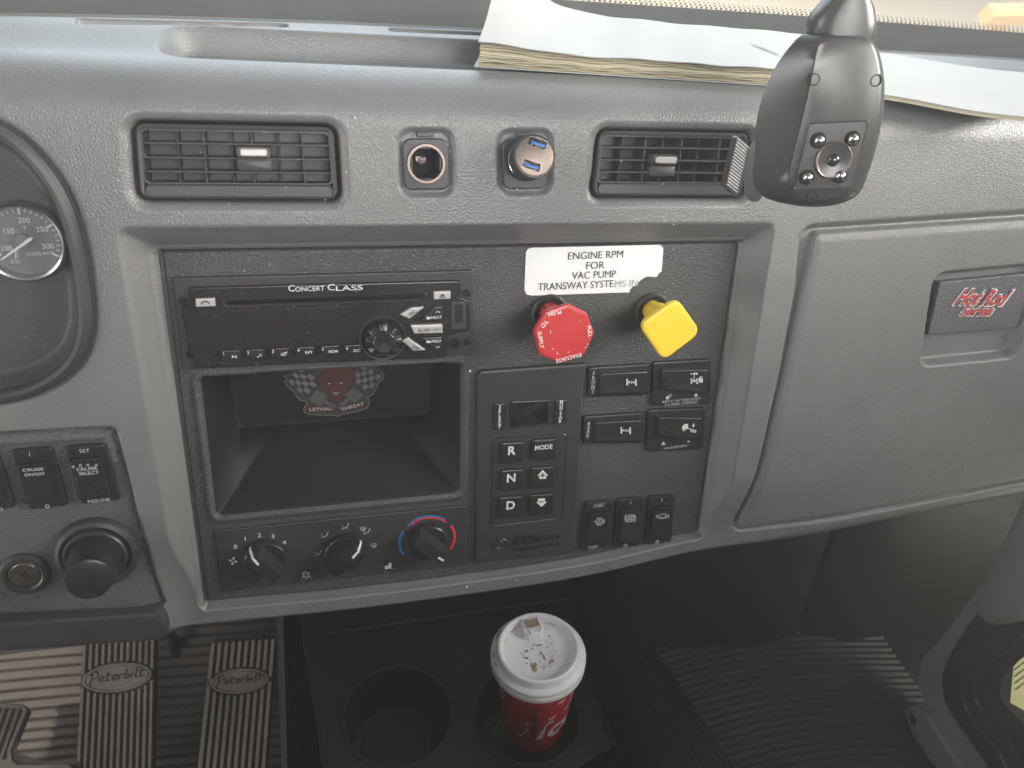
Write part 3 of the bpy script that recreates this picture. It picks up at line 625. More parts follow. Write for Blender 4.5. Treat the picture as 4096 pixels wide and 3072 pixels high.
i_.line(DL([(880, 290), (960, 300), (1040, 360)]), 5); i_.line(DL([(1120, 350), (1180, 290), (1250, 270)]), 5); i_.line(DL([(1040, 480), (1080, 500), (1130, 480)]), 3); i_.poly(DL([(980, 500), (1080, 545), (1180, 500), (1150, 590), (1080, 620), (1020, 590)])); i_.poly(DL([(1060, 690), (1120, 690), (1150, 760), (1100, 850), (1060, 760)]))
i_.done('face_lines', 'blackprint', t)
i_ = Ink(PB, 0.0015); i_.poly(DL([(925, 385), (960, 362), (995, 382), (960, 376)])); i_.poly(DL([(1135, 375), (1170, 350), (1208, 366), (1170, 366)])); i_.poly(DL([(1000, 512), (1080, 550), (1165, 510), (1080, 565)])); i_.done('eyes_and_teeth', 'white', t)
i_ = Ink(PB, 0.0012)
for q in ([(735, 480), (935, 580), (800, 775), (595, 660)], [(1385, 440), (1570, 585), (1395, 725), (1230, 565)]): i_.poly(DL(q))
i_.line(DL([(830, 670), (1090, 790)]), 16); i_.line(DL([(1330, 630), (1110, 800)]), 16); i_.done('pistons', 'dullgrey', t)
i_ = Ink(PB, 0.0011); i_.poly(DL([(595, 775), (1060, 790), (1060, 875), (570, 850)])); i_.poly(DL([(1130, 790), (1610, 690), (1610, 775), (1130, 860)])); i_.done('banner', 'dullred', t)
i_ = Ink(PB, 0.0014); i_.text('LETHAL', *D(815, 825), 13, ang=-1, width=92, bold=.01); i_.text('THREAT', *D(1370, 780), 13, ang=13, width=96, bold=.01); i_.done('banner_lettering', 'greyprint', t)

# ------------------------------------------------------------------ torn label
st = [(2112, 996), (2128, 991), (2640, 979), (2652, 990), (2653, 1000), (2646, 1086), (2636, 1092), (2628, 1106), (2612, 1108), (2596, 1104), (2574, 1112), (2556, 1126), (2545, 1140), (2528, 1148), (2520, 1158), (2517, 1169), (2130, 1182), (2106, 1178), (2098, 1160), (2104, 1010)]
t = thing('label_sticker', 'white engine rpm label with torn lower corner', 'sticker', PC.wpx(2380, 1170))
loft('paper', Poly([PC.px(u, v, .0004) for u, v in st]), [(0, 0.0), (0, 0.0005)], PC, 'label', t, smooth=False)
i_ = Ink(PC, 0.0008); i_.text('ENGINE RPM', 2384, 1020, 27, ang=1, width=219); i_.text('FOR', 2382, 1061, 27, ang=1, width=72); i_.text('VAC PUMP', 2377, 1099, 27, ang=1, width=176); i_.text('TRANSWAY SYSTE', 2305, 1141, 27, ang=1, width=300); i_.done('lettering', 'blackprint', t)
i_ = Ink(PC, 0.0008); i_.text('MS IN', 2506, 1134, 26, ang=1, width=92); i_.done('faded_lettering', 'fadeprint', t)
i_ = Ink(PC, 0.0008)
for k in range(60):
    u, v = random.uniform(2110, 2560), random.uniform(1075, 1172)
    if k < 14: u, v = random.uniform(2110, 2640), random.uniform(995, 1090)
    i_.disc(u, v, random.uniform(.7, 2.2), 5)
i_.done('dirt_specks', 'fadeprint', t)

# ------------------------------------------------------------------ air brake pull knobs
def pull_knob(name, label, base, head, hh, m, r_head):
    b0 = PC.wpx(*base); HP = Plane(-PN * RD + PN * hh, PX, UP)
    t = thing(name, label, 'pull knob', b0, 'air valve pull knobs')
    k = PC.mpp(*base)
    lathe('collar', [(0.0132, 0.0), (0.0132, 0.0020), (0.0122, 0.0028), (0.0108, 0.0026), (0.0102, 0.0004), (0.0098, -0.0001)], b0, PN, 'black', t)
    ho = Poly([HP.px(*p) for p in head], r_head, 6); c = HP.w(*ho.at(0).mean(0)); a = c - b0; L = np.linalg.norm(a)
    lathe('stem', [(0.0072, -0.001), (0.0072, 0.006), (0.0076, 0.008), (0.0084, L * .3), (0.0100, L * .33), (0.0098, L * .55), (0.0112, L * .80), (0.0140, L * .93)], b0, a, m, t)
    for i in range(4):
        ang = i * 1.57 + 0.5; p = b0 + nrm(a) * L * .2 + (PX * math.cos(ang) + UP * math.sin(ang)) * 0.0088
        tube('stem_tab', [p, p + nrm(a) * 0.006], 0.0016, m, t, 6)
    loft('cap', ho, [(0.0030, -0.0065), (0.0006, -0.0050), (0.0, -0.0030), (0.0, -0.0016), (0.0006, -0.0004), (0.0020, 0.0), (0.0027, 0.0)], HP, m, t, steps=3, hf=lambda x, y: 0.0, back=True)
    return t, HP
t, HP = pull_knob('air_brake_valve', 'red octagonal trailer supply pull knob', (2197, 1249), [(2181, 1247), (2273, 1216), (2349, 1253), (2379, 1334), (2341, 1421), (2243, 1456), (2159, 1421), (2135, 1329)], 0.040, 'red', 0.004)
i_ = Ink(HP, 0.0003)
for s_, u, v, a in (('PUSH', 2219, 1253, 192), ('TO', 2178, 1296, 232), ('SUPPLY', 2163, 1360, 283), ('EVACUATE', 2274, 1432, 192), ('PULL', 2359, 1326, 282)):
    i_.text(s_, u, v, 16 if s_ in ('PUSH', 'TO') else 15, ang=a, bold=.012, sx=.95)
i_.done('lettering', 'label', t)
i_ = Ink(HP, 0.0003)
for l in ([(2201, 1322), (2204, 1336)], [(2228, 1408), (2232, 1418)], [(2208, 1395), (2215, 1397)], [(2348, 1378), (2354, 1376)], [(2340, 1392), (2346, 1386)], [(2270, 1410), (2276, 1407)], [(2316, 1281), (2320, 1285)]): i_.line(l, 4)
i_.done('scuffs', 'greyprint', t)
pull_knob('air_brake_valve', 'yellow square parking brake pull knob', (2606, 1240), [(2710, 1192), (2808, 1330), (2655, 1446), (2556, 1300)], 0.040, 'yellow', 0.0075)

# ------------------------------------------------------------------ rocker switches
def bil(q, u, v): q = [np.array(p, float) for p in q]; return tuple(lerpq(q, u, v))
ROCK = []
def rocker(label, hq, rq, pl, axis='v', tilt=0.0012, sad=0.0012, wave=False, h=0.0030, name='rocker_switch', group='rocker switches on the dash', dots=True):
    c = np.mean([pl.px(*p) for p in hq], 0); t = thing(name, label, 'rocker switch', pl.w(*c), group)
    ho = quad(pl, hq, 0.0028, h); ro = quad(pl, rq, 0.0022, h)
    loft('housing', ho, [(0, 0), (0, h * .55), (0.0005, h * .9), (0.0014, h), (0.0024, h)], pl, 'switch', t)
    tub = [np.array(p, float) for p in rq]; P = [pl.px(*p, h) for p in rq]; cc = np.mean(P, 0)
    ax = nrm((P[0] + P[1]) / 2 - (P[2] + P[3]) / 2) if axis == 'v' else nrm((P[1] + P[2]) / 2 - (P[0] + P[3]) / 2)
    Lh = max(abs((p - cc) @ ax) for p in P)
    rimv = [(-0.0008, h + .0001), (-0.0007, h + 0.0009), (0.0, h + 0.0010), (0.0004, h + 0.0003)]
    loft('well_rim', ro, rimv, pl, 'switch', t)
    f = lambda x, y: (lambda a: sad * (a * a - .35) + tilt * a + (0.0006 * math.sin(a * 3) if wave else 0))(((np.array((x, y)) - cc) @ ax) / Lh)
    ri = Poly([p + (cc - p) * 0.035 for p in P], 0.0020)
    rk = loft('rocker', ri, [(0, h - 0.001), (0, h + 0.0012), (0.0003, h + 0.0019), (0.0010, h + 0.0022)], pl, 'switch', t, hf=f, steps=7, sharp=50)
    ROCK.append(rk); return t, (lambda z=0.0: h + 0.0026 + z), f, cc, ax, Lh
def onrock(pl, f, hz):
    return Ink(pl, hz + 0.0014)
SW = PC
# differential locks: front and rear axle, two big paddles, three lower rockers
def diff_icon(i_, u, v, s=1.0):
    for sx in (-1, 1):
        i_.poly([(u + sx * 20 * s, v - 13 * s), (u + sx * 14 * s, v - 13 * s), (u + sx * 14 * s, v + 13 * s), (u + sx * 20 * s, v + 13 * s)])
        i_.poly([(u + sx * 14 * s, v - 2 * s), (u + sx * 9 * s, v - 2 * s), (u + sx * 9 * s, v + 2 * s), (u + sx * 14 * s, v + 2 * s)])
        i_.poly([(u + sx * 9 * s, v - 5 * s), (u + sx * 4 * s, v), (u + sx * 9 * s, v + 5 * s)])
    i_.poly([(u, v - 6 * s), (u + 3 * s, v - 3 * s), (u, v), (u - 3 * s, v - 3 * s)]); i_.poly([(u, v + 6 * s), (u + 3 * s, v + 3 * s), (u, v), (u - 3 * s, v + 3 * s)])
for lab, hq, rq, word, wx, icon in (('black front axle rocker switch under the red knob', [(2352, 1470), (2603, 1455), (2601, 1582), (2352, 1590)], [(2396, 1489), (2592, 1477), (2590, 1570), (2392, 1578)], 'FRONT', [(2376, 1494), (2371, 1566)], (2526, 1529)),
                                    ('black rear axle rocker switch below the front axle one', [(2333, 1666), (2579, 1650), (2571, 1776), (2333, 1776)], [(2376, 1684), (2568, 1672), (2561, 1762), (2374, 1766)], 'REAR', [(2357, 1695), (2351, 1743)], (2503, 1722))):
    t, hz, f, cc, ax, Lh = rocker(lab, hq, rq, PC, 'h', tilt=0.0008, sad=0.0010)
    i_ = Ink(PC, 0.0032); i_.stack(word, *wx[0], *wx[1], 14, bold=.006); i_.done('lettering', 'greyprint', t)
    i_ = Ink(PC, 0.0055); diff_icon(i_, *icon); i_.drape(.003, f); i_.done('axle_symbol', 'white', ROCK[-1])
t, hz, f, cc, ax, Lh = rocker('large black axle lock rocker with padlock symbol and fine print', [(2613, 1449), (2846, 1436), (2844, 1618), (2606, 1626)], [(2640, 1474), (2832, 1470), (2824, 1572), (2640, 1556)], PC, 'h', tilt=0.0006, sad=0.0016)
i_ = Ink(PC, 0.0060); u, v = 2777, 1512
i_.line([(u - 12, v - 14), (u - 4, v - 20)], 7); i_.line([(u + 6, v - 20), (u + 14, v - 14)], 7); i_.poly([(u - 4, v - 18), (u + 6, v - 18), (u + 1, v - 8)]); i_.line([(u + 1, v - 8), (u + 1, v + 4)], 3)
for sx in (-13, 9): i_.poly([(u + sx, v + 3), (u + sx + 6, v + 3), (u + sx + 6, v + 11), (u + sx, v + 11)]); i_.poly([(u + sx, v + 15), (u + sx + 6, v + 15), (u + sx + 6, v + 24), (u + sx, v + 24)])
i_.line([(u - 8, v + 12), (u + 12, v + 12)], 3); i_.line([(u - 3, v + 8), (u + 5, v + 17)], 3); i_.line([(u + 5, v + 8), (u - 3, v + 17)], 3)
i_.poly([(u + 18, v + 2), (u + 34, v + 2), (u + 34, v + 18), (u + 18, v + 18)]); i_.disc(u + 26, v + 1, 7, 12, 4); i_.drape(.003, f); i_.done('axle_symbol', 'white', ROCK[-1])
i_ = Ink(PC, 0.0032); i_.text('SHIFT AT ANY SPEED EXCEPT', 2726, 1601, 9, ang=1, width=152, shear=.2); i_.text('IF A WHEEL IS SPINNING', 2726, 1614, 9, ang=1, width=128, shear=.2); i_.done('lettering', 'greyprint', t); i_ = Ink(PC, 0.0032)
i_.disc(2670, 1591, 7, 10); i_.disc(2680, 1583, 6, 10, 4); i_.disc(2784, 1581, 7, 10); i_.done('lock_marks', 'greyprint', t)
t, hz, f, cc, ax, Lh = rocker('large black air suspension rocker with truck symbol', [(2591, 1640), (2823, 1631), (2815, 1801), (2584, 1808)], [(2622, 1662), (2806, 1664), (2797, 1756), (2622, 1743)], PC, 'h', tilt=0.0006, sad=0.0016)
i_ = Ink(PC, 0.0060); u, v = 2752, 1713
i_.poly([(u - 22, v + 3), (u - 20, v - 8), (u - 10, v - 16), (u + 2, v - 16), (u + 2, v + 4), (u - 22, v + 6)]); i_.disc(u - 14, v + 7, 6, 10, 3); i_.line([(u + 2, v + 2), (u + 26, v + 8)], 3); i_.disc(u + 16, v + 10, 6, 10, 3); i_.disc(u + 27, v + 12, 6, 10, 3); i_.poly([(u + 19, v - 18), (u + 25, v - 18), (u + 25, v - 10), (u + 29, v - 10), (u + 22, v - 3), (u + 15, v - 10), (u + 19, v - 10)]); i_.drape(.003, f); i_.done('truck_symbol', 'white', ROCK[-1])
i_ = Ink(PC, 0.0032); i_.text('AIR SUSPENSION', 2702, 1788, 9, ang=2, width=90, shear=.2); i_.done('lettering', 'greyprint', t); i_ = Ink(PC, 0.0032); i_.poly([(2643, 1780), (2663, 1779), (2654, 1765)]); i_.poly([(2748, 1763), (2760, 1763), (2754, 1771)]); i_.done('level_marks', 'greyprint', t)
low3 = (('black start stop rocker switch with exhaust filter symbol', [(2341, 2010), (2452, 2002), (2433, 2192), (2320, 2204)], [(2354, 2042), (2442, 2036), (2424, 2166), (2340, 2174)], 0.0012),
        ('black engine brake rocker switch between its two neighbours', [(2468, 1999), (2575, 1991), (2560, 2186), (2452, 2195)], [(2483, 2030), (2562, 2025), (2552, 2158), (2472, 2163)], -0.0014),
        ('black beacon light rocker switch nearest the glove box', [(2593, 1988), (2700, 1980), (2686, 2173), (2580, 2181)], [(2607, 2020), (2692, 2014), (2681, 2146), (2598, 2152)], 0.0014))
for n_, (lab, hq, rq, tl) in enumerate(low3):
    t, hz, f, cc, ax, Lh = rocker(lab, hq, rq, PC, 'v', tilt=tl, sad=0.0010)
    m1, m2 = bil(hq, .52, .085), bil(hq, .45, .955)
    i_ = Ink(PC, 0.0033)
    if n_ == 0: i_.text('START', *m1, 14, ang=1, width=44); i_.text('STOP', *m2, 14, ang=2, width=37)
    else: i_.line([(m1[0] + 1, m1[1] - 6), (m1[0] - 1, m1[1] + 6)], 2.5); i_.disc(*m2, 7, 14, 4.5)
    i_.done('lettering', 'greyprint', t)
    u, v = bil(rq, .55, .36); i_ = Ink(PC, 0.0056)
    if n_ == 0:
        for a in range(3):
            for b in range(4): i_.disc(u - 10 + a * 9, v - 10 + b * 6, 2.4, 6)
        i_.line([(u - 22, v), (u - 12, v)], 3); i_.line(spline([(u + 12, v - 6), (u + 18, v - 8), (u + 20, v - 2), (u + 12, v + 2), (u + 20, v + 5), (u + 16, v + 9)], 3), 2.5); i_.line([(u - 10, v - 15), (u + 10, v - 15)], 3); i_.line([(u - 10, v + 13), (u + 10, v + 13)], 3)
    elif n_ == 1:
        i_.disc(u, v, 15, 18, 12.5); i_.line(spline([(u - 14, v - 16), (u - 20, v - 6), (u - 20, v + 6), (u - 14, v + 16)], 3), 2.5); i_.line(spline([(u + 14, v - 16), (u + 20, v - 6), (u + 20, v + 6), (u + 14, v + 16)], 3), 2.5); i_.line([(u - 6, v + 5), (u - 6, v - 5), (u + 6, v - 5), (u + 6, v + 5)], 3, True)
    else:
        i_.line([(u - 12, v + 8), (u - 9, v - 9), (u + 12, v - 10), (u + 10, v + 7)], 3, True); i_.line([(u - 15, v + 9), (u + 14, v + 8)], 3)
        for sx in (-1, 1):
            for k in (-6, 0, 6): i_.line([(u + sx * 16, v + k * .6), (u + sx * 27, v + k)], 2)
    i_.drape(.003, f); i_.done('symbol', 'white', ROCK[-1])
PS = Plane(-PN * 0.0038, PX, UP)
crz = (('black cruise on off rocker switch', [(39, 1803), (208, 1789), (276, 2024), (116, 2042)], [(64, 1846), (194, 1836), (224, 1994), (98, 2012)], 0.0014),
       ('black cruise select rocker switch with set and resume legends', [(257, 1787), (424, 1776), (482, 2002), (327, 2021)], [(282, 1828), (405, 1820), (450, 1980), (322, 1998)], 0.0004),
       ('black rocker switch cut off by the left picture edge', [(-128, 1818), (-8, 1806), (62, 2032), (-60, 2050)], [(-110, 1858), (-24, 1850), (20, 2005), (-80, 2018)], 0.0010))
for n_, (lab, hq, rq, tl) in enumerate(crz):
    t, hz, f, cc, ax, Lh = rocker(lab, hq, rq, PS, 'v', tilt=tl, sad=0.0012)
    i_ = Ink(PS, 0.0033)
    if n_ == 0: i_.line([(117, 1809), (119, 1825)], 3); i_.disc(189, 2025, 9, 14, 6)
    if n_ == 1: i_.text('SET', 338, 1803, 17, ang=0, width=42); i_.text('RESUME', 396, 2002, 15, ang=1, width=90)
    if n_ == 2: i_.disc(2, 2037, 9, 14, 6)
    i_.done('lettering', 'greyprint', t)
    if n_ < 2:
        i_ = Ink(PS, 0.0058)
        if n_ == 0: i_.text('CRUISE', 134, 1876, 16, width=84); i_.text('ON/OFF', 139, 1897, 16, width=82)
        else:
            i_.text('CRUISE', 347, 1876, 16, width=84); i_.text('SELECT', 354, 1894, 15, width=82)
            for q in ((293, 1867), (322, 1861), (352, 1860), (385, 1861)): i_.disc(*q, 6, 12, 4)
        i_.drape(.003, f); i_.done('rocker_lettering', 'white', ROCK[-1])

# ------------------------------------------------------------------ transmission key pad
t = thing('gear_selector', 'black push button gear selector pad', 'gear selector', PC.wpx(2100, 2250))
slab('plate', [(1906, 1503), (1925, 1484), (2346, 1454), (2330, 1590), (2296, 2214), (1902, 2254)], PC, 'black', t, 0.0040, r=0.0022, b=0.0016)
for nm, q in (('select_tab', [(1977, 1617), (2027, 1614), (2025, 1717), (1973, 1721)]), ('monitor_tab', [(2221, 1603), (2269, 1600), (2266, 1695), (2217, 1699)])): slab(nm, q, PC, 'switch', t, 0.0056, r=0.0006, b=0.0006, h0=0.003)
slab('display', [(2044, 1606), (2202, 1600), (2197, 1697), (2040, 1716)], PC, 'gloss', t, 0.0050, r=0.0016, b=0.0007, h0=0.003, dish=0.0010)
fo = quad(PC, [(1969, 1752), (2269, 1734), (2250, 2072), (1964, 2106)], 0.0055, 0.004); tube('key_frame', [PC.w(*p, 0.0040) for p in fo.at()], 0.0005, 'switch', t, 6, closed=True)
kq = {'R': (2050, 1812), 'MODE': (2176, 1800), 'N': (2049, 1922), 'up': (2171, 1911), 'D': (2042, 2030), 'down': (2166, 2020)}
for n_, (u, v) in kq.items():
    w_, h_ = 50, 42
    slab('selector_key', [(u - w_ + 3, v - h_ + 3), (u + w_, v - h_ - 3), (u + w_ - 3, v + h_ - 5), (u - w_ - 1, v + h_ + 3)], PC, 'switch', t, 0.0068, r=0.0022, b=0.0012, h0=0.003, hf=lambda x, y: -0.0000, steps=2)
i_ = Ink(PC, 0.0070); i_.text('R', 2048, 1802, 34, ang=0, bold=.03); i_.text('N', 2045, 1912, 34, bold=.03); i_.text('D', 2043, 2021, 34, bold=.03); i_.text('MODE', 2175, 1789, 18, ang=1, bold=.025, width=70)
i_.done('letters', 'white', t)
i_ = Ink(PC, 0.0070); u, v = 2171, 1900
i_.poly([(u, v - 21), (u + 22, v + 2), (u + 14, v + 3), (u + 14, v + 15), (u - 14, v + 16), (u - 14, v + 4), (u - 22, v + 4)]); u, v = 2166, 2009
i_.poly([(u + 1, v + 19), (u + 22, v - 2), (u + 14, v - 2), (u + 14, v - 16), (u - 14, v - 15), (u - 14, v), (u - 22, v)]); i_.done('arrows', 'white', t)
i_ = Ink(PC, 0.0072); u, v = 2171, 1901; i_.line([(u - 9, v), (u + 9, v)], 4); i_.line([(u, v - 9), (u, v + 9)], 4); i_.line([(2157, 2008), (2175, 2007)], 4); i_.done('plus_and_minus', 'blackprint', t)
i_ = Ink(PC, 0.0058); i_.stack('SELECT', 2000, 1629, 1998, 1708, 13, bold=.03); i_.stack('MONITOR', 2246, 1607, 2241, 1685, 12, bold=.03); i_.done('side_lettering', 'white', t)
i_ = Ink(PC, 0.0045); i_.text('Allison', 2143, 2153, 36, ang=1, width=192, bold=.03, extr=.03); i_.text('Transmission', 2142, 2186, 19, ang=1, width=196, bold=.02, extr=.03); i_.done('embossed_lettering', 'switch', t)
cc = PC.px(1996, 2176, .004); k = PC.mpp(1996, 2176)
tube('embossed_swirl', [PC.w(cc[0] + k * (34 - a * 2.6) * math.cos(a - .7), cc[1] + k * (26 - a * 1.6) * math.sin(a - .7), 0.0042) for a in np.linspace(0, 8.6, 60)], 0.0007, 'switch', t, 6)

# ------------------------------------------------------------------ climate controls
t = thing('climate_control', 'black climate control panel with three rotary knobs', 'climate control', PC.wpx(1370, 2330))
slab('plate', [(853, 2124), (1868, 2022), (1865, 2260), (886, 2370)], PC, 'black', t, 0.0022, r=0.0014, b=0.0008)
def climate_knob(u, v, p0, p1):
    c = PC.px(u, v, .0022); b = PC.w(*c, .0022)
    a = PC.px(*p0, .012); e = PC.px(*p1, .012); d = nrm(a - e); L = 0.0150
    o = lathe('knob', [(0.0152, 0.0), (0.0152, 0.0010), (0.0144, 0.0050), (0.0136, 0.0056), (0.0003, 0.0058)], b, PN, 'switch', t, cap0=False)
    KP = Plane(b, PX * d[0] + UP * d[1], UP * d[0] - PX * d[1]); V = []
    prof = [(-1, .007, .0005), (-.9, .0125, .0040), (-.5, .0160, .0050), (.2, .0172, .0052), (.8, .0162, .0044), (1.0, .0100, .0020)]
    rows = []
    for f, hh, hw in prof:
        x = f * L * 1.05; rows.append([KP.w(x, -hw - .0028, 0.0028), KP.w(x, -hw - .0006, hh * .75), KP.w(x, -hw + .0006, hh), KP.w(x, hw - .0006, hh), KP.w(x, hw + .0006, hh * .75), KP.w(x, hw + .0028, 0.0028)])
    V = [p for r_ in rows for p in r_]; Fc = [(i * 6 + j, i * 6 + j + 1, (i + 1) * 6 + j + 1, (i + 1) * 6 + j) for i in range(len(rows) - 1) for j in range(5)] + [(0, 1, 2, 3, 4, 5), tuple(range(len(V) - 6, len(V)))]
    g = mk('grip', V, Fc, 'switch', o, sharp=25)
    j = Ink(KP, 0.0); pr = [(1.10, .0062), (1.06, .0104), (.99, .0120), (.85, .0164), (.45, .0174)]
    j.add([KP.w(L * f_, s_ * .0009, h_) for f_, h_ in pr for s_ in (-1, 1)], [(2 * k_, 2 * k_ + 1, 2 * k_ + 3, 2 * k_ + 2) for k_ in range(4)]); j.done('pointer', 'white', o)
climate_knob(1064, 2228, (1000, 2200), (1110, 2305)); climate_knob(1378, 2204, (1450, 2140), (1310, 2275)); climate_knob(1712, 2160, (1785, 2220), (1650, 2125))
for u, v in ((1224, 2300), (1552, 2264)):
    b = PC.w(*PC.px(u, v, .0022), .0022); lathe('round_key', [(0.0052, 0.0), (0.0052, 0.0012), (0.0047, 0.0018), (0.0044, 0.0015), (0.0003, 0.0015)], b, PN, 'switch', t, n=28, cap0=False)
i_ = Ink(PC, 0.0026)
for s_, u, v in (('0', 942, 2187), ('1', 981, 2155), ('2', 1037, 2141), ('3', 1092, 2145), ('4', 1137, 2170)): i_.text(s_, u, v, 19, bold=.006, sx=1.15)
i_.done('numerals', 'white', t)
i_ = Ink(PC, 0.0040)
for a in range(6):
    x, y = math.cos(a * math.pi / 3 + .5), math.sin(a * math.pi / 3 + .5); i_.line([(1224 + x * 5, 2300 + y * 5), (1224 + x * 19, 2300 + y * 19)], 3); i_.line([(1224 + x * 13 - y * 6, 2300 + y * 13 + x * 6), (1224 + x * 10, 2300 + y * 10), (1224 + x * 13 + y * 6, 2300 + y * 13 - x * 6)], 2)
i_.done('snowflake', 'greyprint', t)
i_ = Ink(PC, 0.0040); i_.poly([(1538, 2276), (1540, 2264), (1552, 2262), (1556, 2252), (1566, 2251), (1566, 2274)]); i_.disc(1547, 2276, 4, 8); i_.done('truck_symbol', 'greyprint', t)
i_ = Ink(PC, 0.0026)
for a in range(4):
    b = a * math.pi / 2; i_.poly([(932 + 3 * math.cos(b), 2244 + 3 * math.sin(b)), (932 + 12 * math.cos(b - .2), 2244 + 12 * math.sin(b - .2)), (932 + 18 * math.cos(b + .15), 2244 + 17 * math.sin(b + .15)), (932 + 15 * math.cos(b + .55), 2244 + 15 * math.sin(b + .55)), (932 + 6 * math.cos(b + .6), 2244 + 6 * math.sin(b + .6))])
i_.done('fan_symbol', 'white', t)
i_ = Ink(PC, 0.0026)
for u, v in ((1299, 2142), (1381, 2108), (1467, 2128), (1273, 2213)): i_.line([(u - 12, v + 10), (u - 5, v + 2), (u + 3, v + 5), (u + 11, v - 7)], 3.5); i_.disc(u + 12, v - 12, 3, 8); i_.line([(u - 14, v - 2), (u - 10, v - 6)], 3)
for u, v in ((1452, 2118), (1495, 2184)): i_.line([(u - 13, v - 5), (u - 7, v - 9), (u + 7, v - 9), (u + 13, v - 5), (u + 7, v + 2), (u - 7, v + 2)], 2.2, True); [i_.line([(u + k, v - 5), (u + k + 2, v + 8)], 2) for k in (-5, 0, 5)]
i_.done('air_direction_symbols', 'greyprint', t)
def arc(nm, m, pts, wd, i_=None): i_ = Ink(PC, 0.0026); i_.line(spline(pts, 6), wd); i_.done(nm, m, t)
Zk = lambda x, y: (700 + .565 * x, 1950 + .565 * y)
arc('cold_arc', 'blueprint', [Zk(1618, 312), Zk(1595, 350), Zk(1590, 400), Zk(1602, 450), Zk(1624, 478)], 12)
arc('cold_arc', 'blueprint', [Zk(1648, 275), Zk(1690, 232), Zk(1750, 208), Zk(1810, 202), Zk(1865, 208), Zk(1912, 224)], 8)
arc('warm_arc', 'redprint', [Zk(1672, 264), Zk(1715, 234), Zk(1780, 217), Zk(1840, 217), Zk(1890, 229), Zk(1920, 245)], 8)
arc('warm_arc', 'redprint', [Zk(1952, 268), Zk(1975, 310), Zk(1980, 355), Zk(1970, 400), Zk(1947, 436)], 12)

# ------------------------------------------------------------------ round pull control and ignition lock
b = PS.wpx(392, 2205); t = thing('pull_control', 'large round black plunger knob beside the ignition lock', 'pull knob', b)
hd = PP.wpx(356, 2319, 0.034); a = hd - b; L = np.linalg.norm(a); k = PS.mpp(383, 2205)
lathe('base_ring', [(0.0255, 0.0), (0.0255, 0.002), (0.0240, 0.0048), (0.0215, 0.0058), (0.0195, 0.0045), (0.0185, 0.0035)], b, PN, 'black', t)
lathe('collar', [(0.0188, 0.001), (0.0188, 0.0070), (0.0180, 0.0080), (0.0165, 0.0080), (0.0160, 0.006)], b, PN, 'black', t)
lathe('plunger', [(0.0158, 0.002), (0.0155, L * .45), (0.0140, L * .72), (0.0137, L * .92), (0.0131, L * .985), (0.0118, L), (0.0004, L * .985)], b, a, 'switch', t)
b = PS.wpx(103, 2292); t = thing('ignition_lock', 'round ignition lock with bare metal key slot', 'ignition lock', b)
lathe('surround', [(0.0150, 0.0), (0.0148, 0.0018), (0.0130, 0.0038), (0.0108, 0.0040), (0.0096, 0.0030), (0.0092, 0.0015)], b, PN, 'black', t)
lathe('cylinder', [(0.0092, 0.0), (0.0092, 0.0026), (0.0084, 0.0034), (0.0003, 0.0036)], b, PN, 'steel', t, cap0=False)
IP = Plane(b + PN * 0.0037, PX, UP)
loft('key_slot', Poly([np.array(p) * .001 for p in ((-1.0, 3.0), (0.6, 3.2), (0.9, 1.2), (2.2, 0.4), (2.0, -2.8), (0.3, -3.0), (0.2, -0.6), (-1.2, 0.6))], 0.0002, 2), [(0, -0.0006), (0, 0.0002)], IP, 'void', t)

# ------------------------------------------------------------------ glove box sticker
PK = Plane(PN * (-0.0085 + 0.0062), PX, UP)
t = thing('name_sticker', 'red and white hot rod sticker on the glove box latch', 'sticker', PK.wpx(3920, 1250))
for nm, h, bo, m in (('white_border', 0.0006, 0.075, 'label'), ('dark_outline', 0.0009, 0.035, 'blackprint'), ('red_lettering', 0.0012, 0.012, 'redprint')):
    i_ = Ink(PK, h); i_.text('Hot Rod', 3935, 1190, 50, ang=-3, shear=.55, width=185 + bo * 260, bold=bo); i_.text('Series', 3912, 1243, 32, ang=-2, shear=.5, width=118 + bo * 180, bold=bo); i_.done(nm, m, t)

# ------------------------------------------------------------------ papers on the dash top
PZ = Plane((0, TOPY, TOPZ + 0.0004), (1, 0, 0), (0, 1, 0.125))
def sheetgrid(corners, z0, z1, lift, nu=36, nv=10):
    """corners FL FR BR BL in plan; a curved sheet with thickness"""
    c = [np.array(p, float) for p in corners]; V, Fc = [], []
    for k, z in enumerate((z0, z1)):
        for j in range(nv + 1):
            for i in range(nu + 1):
                u, v = i / nu, j / nv; p = (c[0] * (1 - u) + c[1] * u) * (1 - v) + (c[3] * (1 - u) + c[2] * u) * v
                V.append(PZ.w(p[0], p[1], z + lift(u, v)))
    n = (nu + 1) * (nv + 1); ix = lambda k, i, j: k * n + j * (nu + 1) + i
    for j in range(nv):
        for i in range(nu):
            Fc.append((ix(1, i, j), ix(1, i + 1, j), ix(1, i + 1, j + 1), ix(1, i, j + 1))); Fc.append((ix(0, i, j), ix(0, i, j + 1), ix(0, i + 1, j + 1), ix(0, i + 1, j)))
    for i in range(nu):
        Fc.append((ix(0, i, 0), ix(0, i + 1, 0), ix(1, i + 1, 0), ix(1, i, 0))); Fc.append((ix(0, i + 1, nv), ix(0, i, nv), ix(1, i, nv), ix(1, i + 1, nv)))
    for j in range(nv):
        Fc.append((ix(0, 0, j + 1), ix(0, 0, j), ix(1, 0, j), ix(1, 0, j + 1))); Fc.append((ix(0, nu, j), ix(0, nu, j + 1), ix(1, nu, j + 1), ix(1, nu, j)))
    return V, Fc
bk = [PZ.px(1896, 272, .0), PZ.px(3150, 352, .0), PZ.px(3200, 205, .0), PZ.px(1985, 108, .0)]
